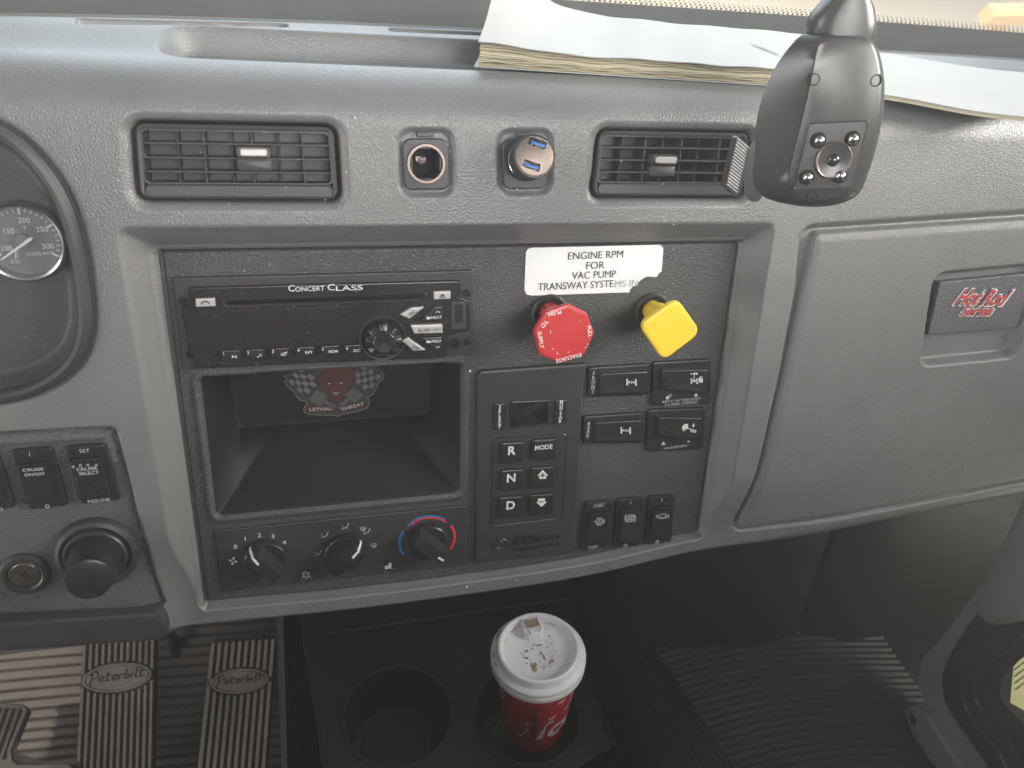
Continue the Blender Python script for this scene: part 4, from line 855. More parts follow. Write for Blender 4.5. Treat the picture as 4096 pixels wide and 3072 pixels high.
t = thing('notebook', 'worn white notebook with curled corner and yellowed pages on dash top', 'notebook', (*(sum(bk) / 4 + (0, TOPY)), TOPZ))
lift = lambda u, v: 0.016 * max(0, 1 - u * 2.6) ** 2 * (0.25 + v * 1.0) + 0.026 * max(0, 1 - u * 5.5) ** 2 * max(0, v - .25) + 0.0007 * math.sin(u * 15 + v * 2) * (1 - u) + 0.0003 * math.sin(u * 31)
low = lambda u, v: 0.006 * max(0, 1 - u * 3) ** 2 * v
mk('back_cover', *sheetgrid(bk, 0.0006, 0.0012, low), 'paper', t, sharp=60)
NP_ = 11
for i in range(NP_):
    f = i / (NP_ - 1); j = random.uniform(-.0012, .0012); c2 = [p + (0.003 * (1 if k in (0, 3) else 0), 0.0012 + j if k in (0, 1) else 0) for k, p in enumerate(bk)]
    z = 0.0016 + 0.0092 * f
    mk('page', *sheetgrid(c2, z, z + 0.00062, lambda u, v, f=f, s_=random.uniform(0, 6): low(u, v) * (1 - f) + lift(u, v) * (f ** .7) + 0.00025 * math.sin(u * 40 + s_)), 'page' if i % 3 else 'page2', t, sharp=60)
cv = mk('front_cover', *sheetgrid([p + (0.001 if k in (0, 3) else 0, -0.001 if k < 2 else 0) for k, p in enumerate(bk)], 0.0120, 0.0126, lift), 'paper', t, sharp=60)
PN2 = Plane(PZ.w(0, 0, 0.0138), (1, 0, 0), (0, 1, 0.125))
i_ = Ink(PN2, 0.0)
x0 = 3010
for k, (a, b) in enumerate(((0, 16), (24, 8), (34, 10), (46, 7), (56, 12), (72, 7), (82, 14), (98, 10))): i_.line(spline([(x0 + a, 176 + a * .36), (x0 + a + b * .4, 170 + a * .36), (x0 + a + b * .6, 182 + a * .36), (x0 + a + b, 176 + a * .36)], 3), 3)
i_.done('handwriting', 'fadeprint', t)
i_ = Ink(PN2, 0.0008)
for u, v, r in ((2282, 208, 5), (2300, 211, 3), (2325, 211, 7), (2338, 214, 4), (2250, 222, 2), (2270, 209, 3)): i_.disc(u, v, r, 7)
i_.done('stain', 'coffee', t); ROOT
fl = [PZ.px(3480, 376, .008), PZ.px(4180, 480, .008), PZ.px(4180, 302, .008), PZ.px(3440, 205, .008)]
t = thing('cream_folder', 'flat cream card folder at the right end of the dash top', 'folder', (*(sum(fl) / 4 + (0, TOPY)), TOPZ))
wob = lambda u, v: 0.0009 * math.sin(u * 6 + 1) + 0.0005 * math.sin(v * 4)
mk('back_leaf', *sheetgrid(fl, 0.0050, 0.0072, wob), 'page', t, sharp=60)
mk('front_leaf', *sheetgrid([p + (0, -.001 if k < 2 else 0) for k, p in enumerate(fl)], 0.0076, 0.0086, wob), 'folder', t, sharp=60)

# ------------------------------------------------------------------ windshield, cowl and what lies beyond
WD = nrm((0, -0.50, 0.866))
wx = np.linspace(-0.8, 1.2, 80)
base = np.array([(x, 0.372 - 0.10 * (x - 0.3) ** 2, 0.1365) for x in wx])
t = thing('windshield', 'curved windshield with black dotted border above the dash', 'windshield', tuple(base.mean(0)))
def strip(nm, a, b, m, par, off=0.0):
    nN = np.cross((1, 0, 0), WD); P = [p + WD * a + nN * off for p in base] + [p + WD * b + nN * off for p in base]; n = len(base)
    return mk(nm, P, [(i, i + 1, n + i + 1, n + i) for i in range(n - 1)], m, par)
strip('black_border', 0.0, 0.080, 'frit', t)
strip('glass_pane', 0.080, 0.95, 'glass', t)
strip('seal', 0.046, 0.0490, 'seal', t, off=-0.001)
V, Fc = [], []
for r_ in range(3):
    for x in np.arange(-0.1, 0.78, 0.0052):
        c = np.array((x + r_ * .0026, 0.372 - 0.10 * (x - 0.3) ** 2, 0.1365)) + WD * (0.0815 + r_ * 0.0026); rad = 0.0014 - r_ * .0003; k = len(V)
        V += [c + np.array((1, 0, 0)) * rad * math.cos(a) + WD * rad * math.sin(a) for a in np.arange(6) * math.pi / 3]; Fc.append(tuple(range(k, k + 6)))
tag(mk('border_dots', V, Fc, 'frit', t, smooth=False), kind='stuff')
# cowl moulding between dash and glass
cp = [(x, TOPY + back(x) - 0.001, TOPZ + 0.005) for x in wx]
V = [np.array(p) + d for d in ((0, 0, -.01), (0, 0, 0.0015), (0, .004, .003), (0, .008, 0.0)) for p in cp]; n = len(cp)
mk('cowl_strip', V, [(r_ * n + i, r_ * n + i + 1, (r_ + 1) * n + i + 1, (r_ + 1) * n + i) for r_ in range(3) for i in range(n - 1)], 'cowl_blocker', dash)
def flat(nm, q, m, kind=None, parent=None): o = mk(nm, q, [tuple(range(len(q)))], m, parent, smooth=False); return tag(o, kind=kind)
flat('hood', [(-1.0, 0.48, 0.10), (1.4, 0.48, 0.10), (1.3, 1.25, 0.03), (-0.9, 1.25, 0.03)], 'doortrim', 'structure')
flat('ground', [(-12, -12, -2.2), (42, -12, -2.2), (42, 42, -2.2), (-12, 42, -2.2)], 'gravel', 'structure')
flat('cowl_blocker', [(-1.0, 0.20, 0.115), (1.3, 0.20, 0.115), (1.3, 0.50, 0.125), (-1.0, 0.50, 0.125)], 'cowl_blocker', 'structure')  # unseen sheet added to stop light leaking down behind the dash
t = thing('yellow_machine', 'blurred yellow machine outside beyond the windshield', 'machine', (12.6, 11.6, -2.2))
for nm, a, b, s_ in (('beam', (10.2, 10.3, -1.2), (16.0, 11.0, -0.9), .16), ('beam', (10.4, 11.0, -2.0), (16.0, 10.6, -1.75), .13), ('upright', (10.6, 10.4, -2.2), (10.7, 10.5, -1.1), .14), ('upright', (13.4, 10.8, -2.2), (13.5, 10.9, -0.9), .14)):
    tube(nm, [a, b], s_, 'machine', t, 4)

# ------------------------------------------------------------------ hanging camera
c0 = CAM + ray(3290, 480) * 0.405
fn = nrm(nrm(CAM - c0) * 1.0 + R[:, 0] * 0.42 + R[:, 1] * 0.10)
ax_ = nrm(R[:, 0] - fn * R[:, 0].dot(fn)); PD = Plane(c0, ax_, np.cross(fn, ax_))
t = thing('dash_camera', 'dark driver facing dash camera hanging in front of the windshield', 'dash camera', PD.wpx(3250, 830))
def loftpx(nm, rings, pl, m, par, n=72, sharp=40, cap=True, back=True):
    V, Fc = [], []
    for pts, h in rings:
        P = np.array(spline([pl.px(u, v, h) for u, v in pts], 10, True)); d = np.r_[0, np.cumsum(np.linalg.norm(np.diff(np.vstack([P, P[:1]]), axis=0), axis=1))]; Q = np.vstack([P, P[:1]])
        for s_ in np.arange(n) / n * d[-1]: V.append(pl.w(np.interp(s_, d, Q[:, 0]), np.interp(s_, d, Q[:, 1]), h))
    nr = len(rings)
    for k in range(nr - 1):
        for i in range(n): Fc.append((k * n + i, k * n + (i + 1) % n, (k + 1) * n + (i + 1) % n, (k + 1) * n + i))
    if cap: Fc.append(tuple(range((nr - 1) * n, nr * n)))
    if back: Fc.append(tuple(range(n))[::-1])
    return mk(nm, V, Fc, m, par, sharp=sharp)
face_ = [(3292, 160), (3440, 150), (3492, 180), (3520, 290), (3522, 420), (3502, 540), (3462, 680), (3405, 770), (3290, 800), (3190, 792), (3150, 740), (3165, 640), (3205, 480), (3240, 330), (3262, 220)]
mid_ = [(3270, 140), (3440, 134), (3500, 168), (3534, 290), (3536, 420), (3516, 545), (3474, 690), (3420, 790), (3290, 822), (3160, 815), (3105, 750), (3112, 640), (3140, 480), (3185, 320), (3225, 200)]
bak_ = [(3235, 130), (3420, 128), (3490, 165), (3528, 290), (3530, 420), (3510, 545), (3468, 690), (3405, 796), (3270, 828), (3100, 805), (3010, 745), (3012, 610), (3035, 440), (3090, 290), (3165, 180)]
sh = lambda P, k, c=(3330, 470): [(c[0] + (u - c[0]) * k, c[1] + (v - c[1]) * k) for u, v in P]
loftpx('rear_shell', [(sh(bak_, .93), -0.024), (bak_, -0.019), (bak_, -0.0105), (sh(bak_, .992), -0.0100)], PD, 'camera', t)
loftpx('front_shell', [(sh(bak_, .992), -0.0100), (sh(bak_, .998), -0.0095), (sh(mid_, 1.0), -0.002), (sh(face_, 1.01), 0.0012), (sh(face_, .97), 0.0022)], PD, 'camera', t)
neck = [((3235, 132), (3490, 160)), ((3232, 112), (3500, 150)), ((3248, 66), (3502, 92)), ((3276, 30), (3492, 30)), ((3316, -10), (3468, -20)), ((3345, -70), (3455, -80)), ((3350, -260), (3460, -260))]
V, Fc = [], []; n = 20
for k, (a, b) in enumerate(neck):
    A, B = PD.px(*a, -.008), PD.px(*b, -.008); c = (A + B) / 2; w_ = np.linalg.norm(B - A) / 2; d = (B - A) / np.linalg.norm(B - A)
    for i in range(n):
        an = 2 * math.pi * i / n; sx = math.copysign(abs(math.cos(an)) ** .7, math.cos(an)); sz = math.copysign(abs(math.sin(an)) ** .7, math.sin(an)); V.append(PD.w(*(c + d * w_ * sx), -0.010 + 0.0105 * sz))
for k in range(len(neck) - 1):
    for i in range(n): Fc.append((k * n + i, k * n + (i + 1) % n, (k + 1) * n + (i + 1) % n, (k + 1) * n + i))
mk('neck', V, Fc + [tuple(range(n))[::-1], tuple(range(len(V) - n, len(V)))], 'camera', t, sharp=50)
pl_ = quad(PD, [(3238, 490), (3478, 478), (3408, 754), (3168, 762)], 0.0022, .0022)
loft('lamp_plate', pl_, [(0, 0.0015), (0, 0.0027), (0.0004, 0.0030), (0.0009, 0.0026)], PD, 'camera', t)
for u, v in ((3272, 561), (3408, 555), (3226, 709), (3358, 702)):
    p = PD.w(*PD.px(u, v, .0026), .0026); ls = lathe('lamp_socket', [(0.0042, -0.0005), (0.0042, 0.0006), (0.0038, 0.0008), (0.0034, 0.0002)], p, fn, 'void', t, n=24)
    lathe('lamp_dome', [(0.0031, 0.0), (0.0030, 0.0014), (0.0025, 0.0026), (0.0014, 0.0034), (0.0002, 0.0037)], p, fn, 'chrome', ls, n=20)
p = PD.w(*PD.px(3332, 640, .0026), .0026)
lathe('lens_ring', [(0.0100, 0.0), (0.0100, 0.0012), (0.0094, 0.0018), (0.0088, 0.0014)], p, fn, 'brass', t, cap0=False, cap1=False)
lb = lathe('lens_barrel', [(0.0092, 0.0), (0.0090, 0.0014), (0.0050, 0.0009), (0.0036, 0.0006)], p, fn, 'camera', t)
lathe('lens', [(0.0036, 0.0004), (0.0030, 0.0016), (0.0018, 0.0023), (0.0002, 0.0026)], p, fn, 'lens', lb, n=28)
for u, v in ((3255, 318), (3502, 322), (3246, 786)):
    p = PD.w(*PD.px(u, v, .0016), .0016); lathe('screw', [(0.0034, -0.001), (0.0034, 0.0005), (0.0026, 0.0008), (0.0022, 0.0001)], p, fn, 'void', t, n=20)
gq = [(2946, 540), (3004, 590), (2956, 798), (2896, 752)]
gr = slab('grip', gq, PD, 'camera', t, -0.006, r=0.0016, b=0.0010, h0=-0.013)
for i in range(16):
    f = (i + .8) / 17.5; a, b = bil(gq, .10, f), bil(gq, .80, f); tube('grip_rib', [PD.wpx(*a, -.0058), PD.wpx(*b, -.0058)], 0.0004, 'silver', gr, 6)
loftpx('clamp', [([(2990, 600), (3040, 560), (3070, 680), (3040, 800), (2985, 790), (2975, 700)], -0.022), ([(2990, 600), (3040, 560), (3070, 680), (3040, 800), (2985, 790), (2975, 700)], -0.009)], PD, 'camera', t, n=30)

# ------------------------------------------------------------------ centre console with cup holders
ZD = -0.39; PDk = Plane((0, 0, ZD), (1, 0, 0), (0, 1, 0))
hl_, hr_ = PDk.px(1590, 2858), np.array((0.0985, -0.004)); RH = 0.0525
t = thing('console', 'black centre console with two cup holders under the dash', 'console', (0.03, 0.03, -0.60))
xl0, xl1, xr0, xr1 = -0.112, -0.094, 0.172, 0.170; yb, yf = 0.105, -0.075
deck = [(xl1, yf), (0.045, yf - 0.02), (xr1, yf + .02), (xr0, yb), (xl0, yb)]
bm = bmesh.new()
def ringverts(c, r, z, n=40): return [bm.verts.new((c[0] + r * math.cos(2 * math.pi * i / n), c[1] + r * math.sin(2 * math.pi * i / n), z)) for i in range(n)]
ov = [bm.verts.new((x, y, ZD)) for x, y in deck]; eds = [bm.edges.new((ov[i], ov[(i + 1) % len(ov)])) for i in range(len(ov))]
wells = []
for c in (hl_, hr_):
    rv = ringverts(c, RH, ZD); eds += [bm.edges.new((rv[i], rv[(i + 1) % 40])) for i in range(40)]; wells.append(c)
bmesh.ops.triangle_fill(bm, use_beauty=True, use_dissolve=False, edges=eds)
V = [v.co[:] for v in bm.verts]; bm.verts.index_update(); Fc = [tuple(v.index for v in f.verts) for f in bm.faces]; bm.free()
mk('deck', V, Fc, 'console', t, smooth=False)
for c in wells:
    lathe('cup_well', [(RH + .0035, 0.0), (RH + .0030, 0.0011), (RH + .0008, 0.0013), (RH - .001, 0.0), (RH - 0.004, -0.03), (RH - .008, -0.058), (RH - .016, -0.0605), (RH - .018, -0.058), (0.0005, -0.058)], (*c, ZD), (0, 0, 1), 'console', t, cap0=False, cap1=False)
for c in wells: lathe('well_rim', [(RH + .0012, 0.0010), (RH + .0006, 0.0017), (RH - .0002, 0.0016), (RH - .0008, 0.0006)], (*c, ZD), (0, 0, 1), 'switch', t, cap0=False, cap1=False)
# sloping back panel, side walls with a pale moulded edge, hinge groove
bt_ = [(xl0, yb, ZD), (xr0, yb, ZD), (xr0 + .01, 0.165, -0.20), (xl0 - .012, 0.165, -0.20)]
mk('back_panel', bt_, [(0, 1, 2, 3)], 'console', t)
gp = Plane(bt_[0], np.array(bt_[1]) - np.array(bt_[0]), np.array(bt_[3]) - np.array(bt_[0]))
i_ = [gp.wpx(1318, 2522, .001), gp.wpx(1335, 2530, .001), gp.wpx(1800, 2462, .001), gp.wpx(2270, 2394, .001), gp.wpx(2288, 2378, .001)]
tube('lid_seam', i_, 0.0016, 'seal', t, 8)
for s_, (a, b, c) in ((0, ((xl1, yf, ZD), (xl0, yb, ZD), (xl0 - .012, 0.165, -0.20))), (1, ((xr1, yf + .02, ZD), (xr0, yb, ZD), (xr0 + .01, 0.165, -0.20)))):
    d = (-1 if s_ == 0 else 1); P = [np.array(p) for p in (a, b, c)]; L_ = [p + (d * .004, 0, .004) for p in P]
    low_ = [np.array((p[0] + d * .02, p[1], -0.6)) for p in P]
    mk('side_wall', P + L_ + [l + (0, 0, 0) for l in low_], [(0, 1, 4, 3), (1, 2, 5, 4), (3, 4, 7, 6), (4, 5, 8, 7)], 'console', t, smooth=False)
    tube('side_edge', spline(L_, 6), 0.0016, 'console', t, 8)
mk('front_wall', [(xl1, yf, ZD), (0.045, yf - 0.02, ZD), (xr1, yf + .02, ZD), (xr1 - .01, yf + .02, -0.6), (0.045, yf - .03, -0.6), (xl1 + .01, yf, -0.6)], [(0, 1, 4, 5), (1, 2, 3, 4)], 'console', t, smooth=False)

# ------------------------------------------------------------------ coffee cup
ct = np.array((hr_[0] - .002, hr_[1], -0.279))        # centre of the lid top
axis = nrm((-0.075, 0.03, 1.0)); HT = 0.130; cb = ct - axis * HT
t = thing('coffee_cup', 'red paper coffee cup with stained white lid in the console', 'coffee cup', tuple(cb))
cup = lathe('cup', [(0.0285, 0.0), (0.0300, 0.004), (0.0400, HT - 0.016)], cb, axis, 'cupred', t, n=64, cap1=False)
lid = lathe('lid', [(0.0428, HT - 0.024), (0.0436, HT - 0.0235), (0.0444, HT - 0.0215), (0.0444, HT - 0.0185), (0.0436, HT - 0.0168), (0.0428, HT - 0.0160), (0.0436, HT - 0.0150), (0.0447, HT - 0.0130), (0.0444, HT - 0.0105), (0.0430, HT - 0.0092), (0.0400, HT - 0.0088), (0.0392, HT - 0.0080), (0.0384, HT - 0.0020), (0.0376, HT - 0.0004), (0.0362, HT), (0.0346, HT - 0.0006), (0.0336, HT - 0.0030), (0.0328, HT - 0.0058), (0.0316, HT - 0.0068), (0.0004, HT - 0.0064)], cb, axis, 'lid', t, n=72, cap0=False, cap1=False, sharp=60)
LX_ = nrm(np.array((1, 0, 0)) - axis * axis[0]); LP = Plane(ct - axis * 0.0066, LX_, np.cross(axis, LX_))
M_ = lambda l: [np.array(p) * .001 for p in l]
tab = loft('sip_tab', Poly(M_([(-9, 33), (9, 33), (9.5, 17), (6, 12), (-6, 12), (-9.5, 17)]), .003), [(0, -0.001), (0, 0.0055), (0.0008, 0.0068), (0.0020, 0.0070), (0.0026, 0.0060)], LP, 'lid', lid)
loft('sip_opening', Poly(M_([(-6.5, 31), (6.5, 31), (6.5, 21.5), (-6.5, 21.5)]), .0015), [(0, 0.0058), (0, 0.0068), (0.0006, 0.0066)], LP, 'beige', lid)
loft('tab_clip', Poly(M_([(-4.5, 19.5), (4.5, 19.5), (3.8, 13.5), (-3.8, 13.5)]), .0012), [(0, 0.0055), (0, 0.0072), (0.0008, 0.0078), (0.0016, 0.0072)], LP, 'lid', lid)
leaf = [(0, -23), (1.8, -17), (6, -21), (6, -13), (10, -14), (9, -9), (17, -8), (14, -4), (18, 0), (12, 1), (10, 6), (6, 3), (0, 6)]
leaf = leaf + [(-x, y) for x, y in leaf[-2:0:-1]]
tube('leaf_relief', [LP.w(x * .001, (y + 1) * .001, 0.0002) for x, y in leaf], 0.0006, 'lid', lid, 6, closed=True)
tx = glyphs('Tim Hortons', 0, 1, .03); V = tx[0]; V = V * .0052; V[:, 0] -= (V[:, 0].max() + V[:, 0].min()) / 2
mk('embossed_lettering', [LP.w(x + y * .25, y + .0075, .0001 + z) for x, y, z in V], tx[1], 'lid', lid, smooth=False)
V, Fc = [], []
rng = random.Random(3)
def blot(x, y, a, b, h, rot=0):
    k = len(V); n_ = 10
    for i in range(n_):
        an = 2 * math.pi * i / n_; r_ = rng.uniform(.75, 1.15); X, Y = a * r_ * math.cos(an), b * r_ * math.sin(an); V.append(LP.w((x + X * math.cos(rot) - Y * math.sin(rot)) * .001, (y + X * math.sin(rot) + Y * math.cos(rot)) * .001, h))
    Fc.append(tuple(range(k, k + n_)))
for x, y, a, b, ro in ((-8, -15, 2.6, 1.6, .4), (-9, -19, .9, 2.2, .3), (9, -14.5, 1.5, 1.0, 0), (6.5, -16, .6, 1.3, -.6), (3, -8.5, .6, 2.6, 0), (1.5, -4, 1.0, .8, 0), (-13, -6, .8, 1.4, 1), (12, -9, .7, .5, 0), (-5, 2, .9, .6, 0), (9, 1, .6, .9, 0), (14, 4, .8, .5, 0), (-2, -13, .6, .5, 0), (6, -20, .6, .4, 0), (1, -18, .4, .4, 0), (11, -12, .5, .4, 0), (-14, -12, .7, .5, 0), (2, 4.5, 2.2, .7, 0), (-3, 6, 1.0, .6, 0), (14, 12, .8, .8, 0), (8, -6, .5, .4, 0), (-11, 1, 1.2, .9, .4)): blot(x, y, a * 1.35, b * 1.35, .0008, ro)
for k in range(26): blot(rng.uniform(-22, 22), rng.uniform(-22, 8), rng.uniform(.15, .4), rng.uniform(.15, .4), .0008)
tag(mk('coffee_drops', V, Fc, 'coffee', lid, smooth=False), kind='stuff')
V, Fc = [], []
for a0, a1, r_ in ((1.9, 2.25, .0318), (2.5, 2.62, .0318), (.75, 1.0, .0318), (2.95, 3.1, .0410), (3.2, 3.32, .0412), (2.3, 2.6, .0408), (1.65, 1.9, .0404)):
    k = len(V); z = -.0004 if r_ < .035 else -0.0019
    for a in np.linspace(a0, a1, 6): V += [LP.w(r_ * math.cos(a), r_ * math.sin(a), z + .0008), LP.w((r_ + .0013) * math.cos(a), (r_ + .0013) * math.sin(a), z + .0010)]
    Fc += [(k + 2 * i, k + 2 * i + 2, k + 2 * i + 3, k + 2 * i + 1) for i in range(5)]
tag(mk('coffee_streaks', V, Fc, 'coffee', lid, smooth=False), kind='stuff')
# print wrapped on the cup side
cu = nrm(np.array((1, 0, 0)) - axis * axis[0]); cw = np.cross(axis, cu)
def wrap(ang, h): r_ = 0.0300 + (h - 0.004) / (HT - 0.020) * 0.0100 + 0.00025; return cb + axis * h + (cu * math.cos(ang) + cw * math.sin(ang)) * r_
def wtext(nm, body, a0, h0, size, m, rot=0, bold=.02, shear=.2):
    V, Fc = glyphs(body, bold); V = V * size; P = []
    for x, y, z in V:
        x += y * shear
        if rot: x, y = -y, x
        P.append(wrap(a0 + x / 0.036, h0 + y))
    mk(nm, P, Fc, m, cup, smooth=False)
wtext('script_lettering', 'Tim', math.radians(-47), 0.066, 0.044, 'label', shear=.35); wtext('script_lettering', 'Hortons', math.radians(-20), 0.030, 0.044, 'label', shear=.35)
wtext('small_print', 'CAUTION CONTENTS HOT', math.radians(-110), 0.062, 0.0042, 'blackprint', rot=1, shear=0); wtext('small_print', 'ATTENTION CONTENU CHAUD', math.radians(-104), 0.062, 0.0042, 'blackprint', rot=1, shear=0)
tube('seam_line', [wrap(math.radians(-92), h) for h in np.linspace(.02, HT - .026, 10)], 0.0002, 'greyprint', cup, 5)
wtext('script_lettering', 'S', math.radians(-172), 0.072, 0.030, 'label')

# ------------------------------------------------------------------ floor, mats, pedals
ZF = -0.60
flat('floor', [(-1.0, -1.2, ZF), (1.2, -1.2, ZF), (1.2, 0.9, ZF), (-1.0, 0.9, ZF)], 'matdark', 'structure')
def ribmat(name, label, org, ua, va, LU, LV, pitch, hgt, m, wav=None, grp=None, nw=30, z=0.004):
    ua, va = nrm(ua), nrm(va); V, Fc = [], []; nr = int(LV / pitch) * 6; ncol = nw
    for j in range(nr + 1):
        v = LV * j / nr; ph = v / pitch * 2 * math.pi; h = hgt * (0.5 + 0.5 * math.tanh(2.2 * math.cos(ph)))
        for i in range(ncol + 1):
            u = LU * i / ncol; p = np.array(org, float) + ua * u + va * v; dv, dz = wav(u, v) if wav else (0, 0)
            p = p + va * dv; p[2] += z + h + dz; V.append(p)
    for j in range(nr):
        for i in range(ncol): a = j * (ncol + 1) + i; Fc.append((a, a + 1, a + ncol + 2, a + ncol + 1))
    return tag(mk(name, V, Fc, m, None, sharp=0), label, 'floor mat', grp)
ribmat('floor_mat', 'dusty brown ribbed rubber floor mat beneath the pedals', (-0.75, -0.35, ZF), (1, -0.02, 0), (0, 1, 0), 0.62, 0.85, 0.0125, 0.0040, 'mat', wav=lambda u, v: (0.012 * math.sin(u * 5 + .8), 0.55 * max(0, v - 0.52) ** 1.5))
ribmat('floor_mat', 'black wavy ribbed passenger floor mat', (0.345, -0.45, ZF), (1, -0.05, 0), (0, 1, 0), 0.362, 0.70, 0.0100, 0.0040, 'matdark', wav=lambda u, v: (0.022 * math.sin(u * 8 + 0.4) + .03 * u, 0.003 + 0.003 * math.sin(u * 9 + v * 6)), nw=50)
ribmat('floor_mat', 'black ribbed tunnel mat strip beside the console', (0.473, -0.45, ZF), (-0.2, 1, 0), (-1, -0.2, 0), 0.66, 0.24, 0.0085, 0.0035, 'matdark', z=0.014)
# footwell walls
flat('firewall', [(-1.0, 0.36, ZF), (0.20, 0.33, ZF), (0.20, 0.46, 0.05), (-1.0, 0.46, 0.05)], 'footwell', 'structure')
fw = Plane((0.6, 0.155, ZF), (1, -0.12, 0.0), (0, 0.16, 0.6))
def bulged(nm, pts, m, par, n=(26, 20), amp=0.012, thick=0.0):
    q = [fw.px(u, v) for u, v in pts]; V, Fc = [], []
    for j_ in range(n[1] + 1):
        for i_ in range(n[0] + 1):
            u, v = i_ / n[0], j_ / n[1]; p = lerpq(q, u, v); e = min(1, min(u, 1 - u) * 9) * min(1, min(v, 1 - v) * 9)
            V.append(fw.w(*p, thick * math.sin(e * math.pi / 2) + amp * math.sin(u * math.pi) * math.sin(v * math.pi) + amp * .35 * math.sin(u * 7 + v * 3) * e))
    for j_ in range(n[1]):
        for i_ in range(n[0]): a = j_ * (n[0] + 1) + i_; Fc.append((a, a + 1, a + n[0] + 2, a + n[0] + 1))
    return mk(nm, V, Fc, m, par, sharp=0)
t = thing('footwell_cover', 'dark moulded cover panels lining the passenger footwell', 'trim panel', (0.6, 0.155, ZF))
bulged('inner_panel', [(2150, 2080), (3372, 1980), (3115, 2720), (2150, 2950)], 'footwell', t, thick=0.006)
bulged('outer_panel', [(3392, 1980), (4700, 1700), (4700, 2900), (3135, 2720)], 'footwell', t, thick=0.008, amp=0.02)
mk('backing', [fw.w(-1.0, -0.02, -0.004), fw.w(1.2, -0.02, -0.004), fw.w(1.2, 0.65, -0.004), fw.w(-0.45, 0.65, -0.004), fw.w(-0.45, -0.02, -0.004)][1:], [(0, 1, 2, 3)], 'seal', t)
# pedals: steel plates with ribbed rubber faces
def pedal(label, TL, TR, BR, BL, pl, nrib, oval, word):
    q = [np.array(pl.px(*p)) for p in (TL, TR, BR, BL)]; c = sum(q) / 4
    t = thing('foot_pedal', label, 'pedal', pl.w(*q[3]), 'driver foot pedals')
    loft('pad', Poly(q, 0.008), [(0, -0.012), (0, -0.002), (0.001, -0.0006), (0.002, 0.0)], pl, 'pedaldark', t, back=True)
    oc = pl.px(*oval[:2]); k = pl.mpp(*oval[:2]); ra, rb = oval[2] * k, oval[3] * k
    h = 0.0035; axd = nrm((q[1] - q[0]))
    for i in range(nrib):
        f = (i + .5) / nrib; a, b = q[0] * (1 - f) + q[1] * f, q[3] * (1 - f) + q[2] * f; d = b - a; n_ = nrm((-d[1], d[0])); hw = np.linalg.norm(q[1] - q[0]) / nrib * .30
        # leave out the oval badge
        def cutpt(sign):
            for s_ in np.linspace(0, 1, 400):
                p = a + d * (s_ if sign > 0 else 1 - s_); e = p - oc; ex, ey = e @ axd, e @ np.array((-axd[1], axd[0]))
                if (ex / (ra * 1.06)) ** 2 + (ey / (rb * 1.12)) ** 2 < 1: return s_ if sign > 0 else 1 - s_
            return None
        s0, s1 = cutpt(1), cutpt(-1); seg = [(0.012, 0.988)] if s0 is None else [(0.012, s0), (s1, 0.988)]
        for u0, u1 in seg:
            A, B = a + d * u0, a + d * u1
            loft('rib', Poly([A + n_ * hw, A - n_ * hw, B - n_ * hw, B + n_ * hw], hw * .6, 2), [(0, -0.0005), (0, h * .6), (hw * .35, h)], pl, 'rubber', t)
    class Ov(Circ): pass
    o = Circ((0, 0), ra, 44); o.at = lambda ins=0.0: oc + np.array([(axd * math.cos(a_) * (ra - ins) + np.array((-axd[1], axd[0])) * math.sin(a_) * (rb - ins)) for a_ in np.arange(44) * 2 * math.pi / 44])
    bd = loft('badge', o, [(0, -0.0005), (0, h * .8), (0.0007, h), (0.0022, h), (0.0026, h - .001), (0.0032, h - .001), (0.0036, h), (0.006, h)], pl, 'rubber', t)
    V, Fc = [], []
    i_ = Ink(pl, h + 0.0004); L = 2 * ra * .80
    # handwritten style letters as strokes, in units of the badge
    st_ = {'P': [[(0, -.35), (.10, .45)], [(.02, .30), (.12, .48), (.24, .40), (.22, .18), (.08, .08)]], 'e': [[(0, .02), (.12, .06), (.12, .16), (.04, .16), (0, .02), (.06, -.10), (.16, -.04)]], 't': [[(.08, .38), (.03, -.06), (.10, -.08)], [(0, .20), (.16, .22)]], 'r': [[(0, .16), (.03, -.08)], [(.02, .08), (.10, .16), (.16, .12)]], 'b': [[(.06, .42), (0, -.06), (.10, -.08), (.14, .06), (.04, .10)]], 'i': [[(.02, .15), (0, -.08)]], 'l': [[(.08, .42), (.02, -.06), (.08, -.08)]]}
    x = -0.5
    for ch in word:
        for s_ in st_[ch]:
            pts = spline([oc + axd * L * (x + p[0] * .62) + np.array((-axd[1], axd[0])) * (p[1] + x * .10) * rb * 1.25 for p in s_], 4)
            tube('script_stroke', [pl.w(*p, h + .0001) for p in pts], 0.0008, 'pedaldark', bd, 5)
        x += {'P': .17, 'i': .06, 'l': .08}.get(ch, .115)
    return t
def pedplane(u, v, t_, tiltd, yaw=0.0):
    o = CAM + ray(u, v) * t_; a = math.radians(tiltd); ux = np.array((math.cos(yaw), math.sin(yaw), 0)); uy = np.array((0, math.cos(a), math.sin(a))); return Plane(o, ux, uy)
pA, pB = pedplane(473, 2706, 0.83, 42), pedplane(961, 2720, 0.85, 42)
pedal('wide ribbed rubber pedal on the left, directly under the ignition lock', (338, 2430), (628, 2405), (612, 3180), (296, 3200), pA, 12, (473, 2708, 138, 60), 'Peterbilt')
pedal('narrower ribbed rubber pedal with rounded top beside the console', (843, 2562), (1108, 2545), (1060, 3190), (775, 3200), pB, 10, (961, 2722, 116, 50), 'Peterbilt')
pCc = pedplane(60, 2950, 0.80, 20)
t = thing('foot_pedal', 'worn stepped pedal plate in the lower left corner', 'pedal', pCc.wpx(60, 3072), 'driver foot pedals')
pc_ = [(-260, 2790), (96, 2818), (112, 2838), (46, 3000), (52, 3040), (70, 3056), (270, 3052), (292, 3068), (300, 3180), (-260, 3180)]
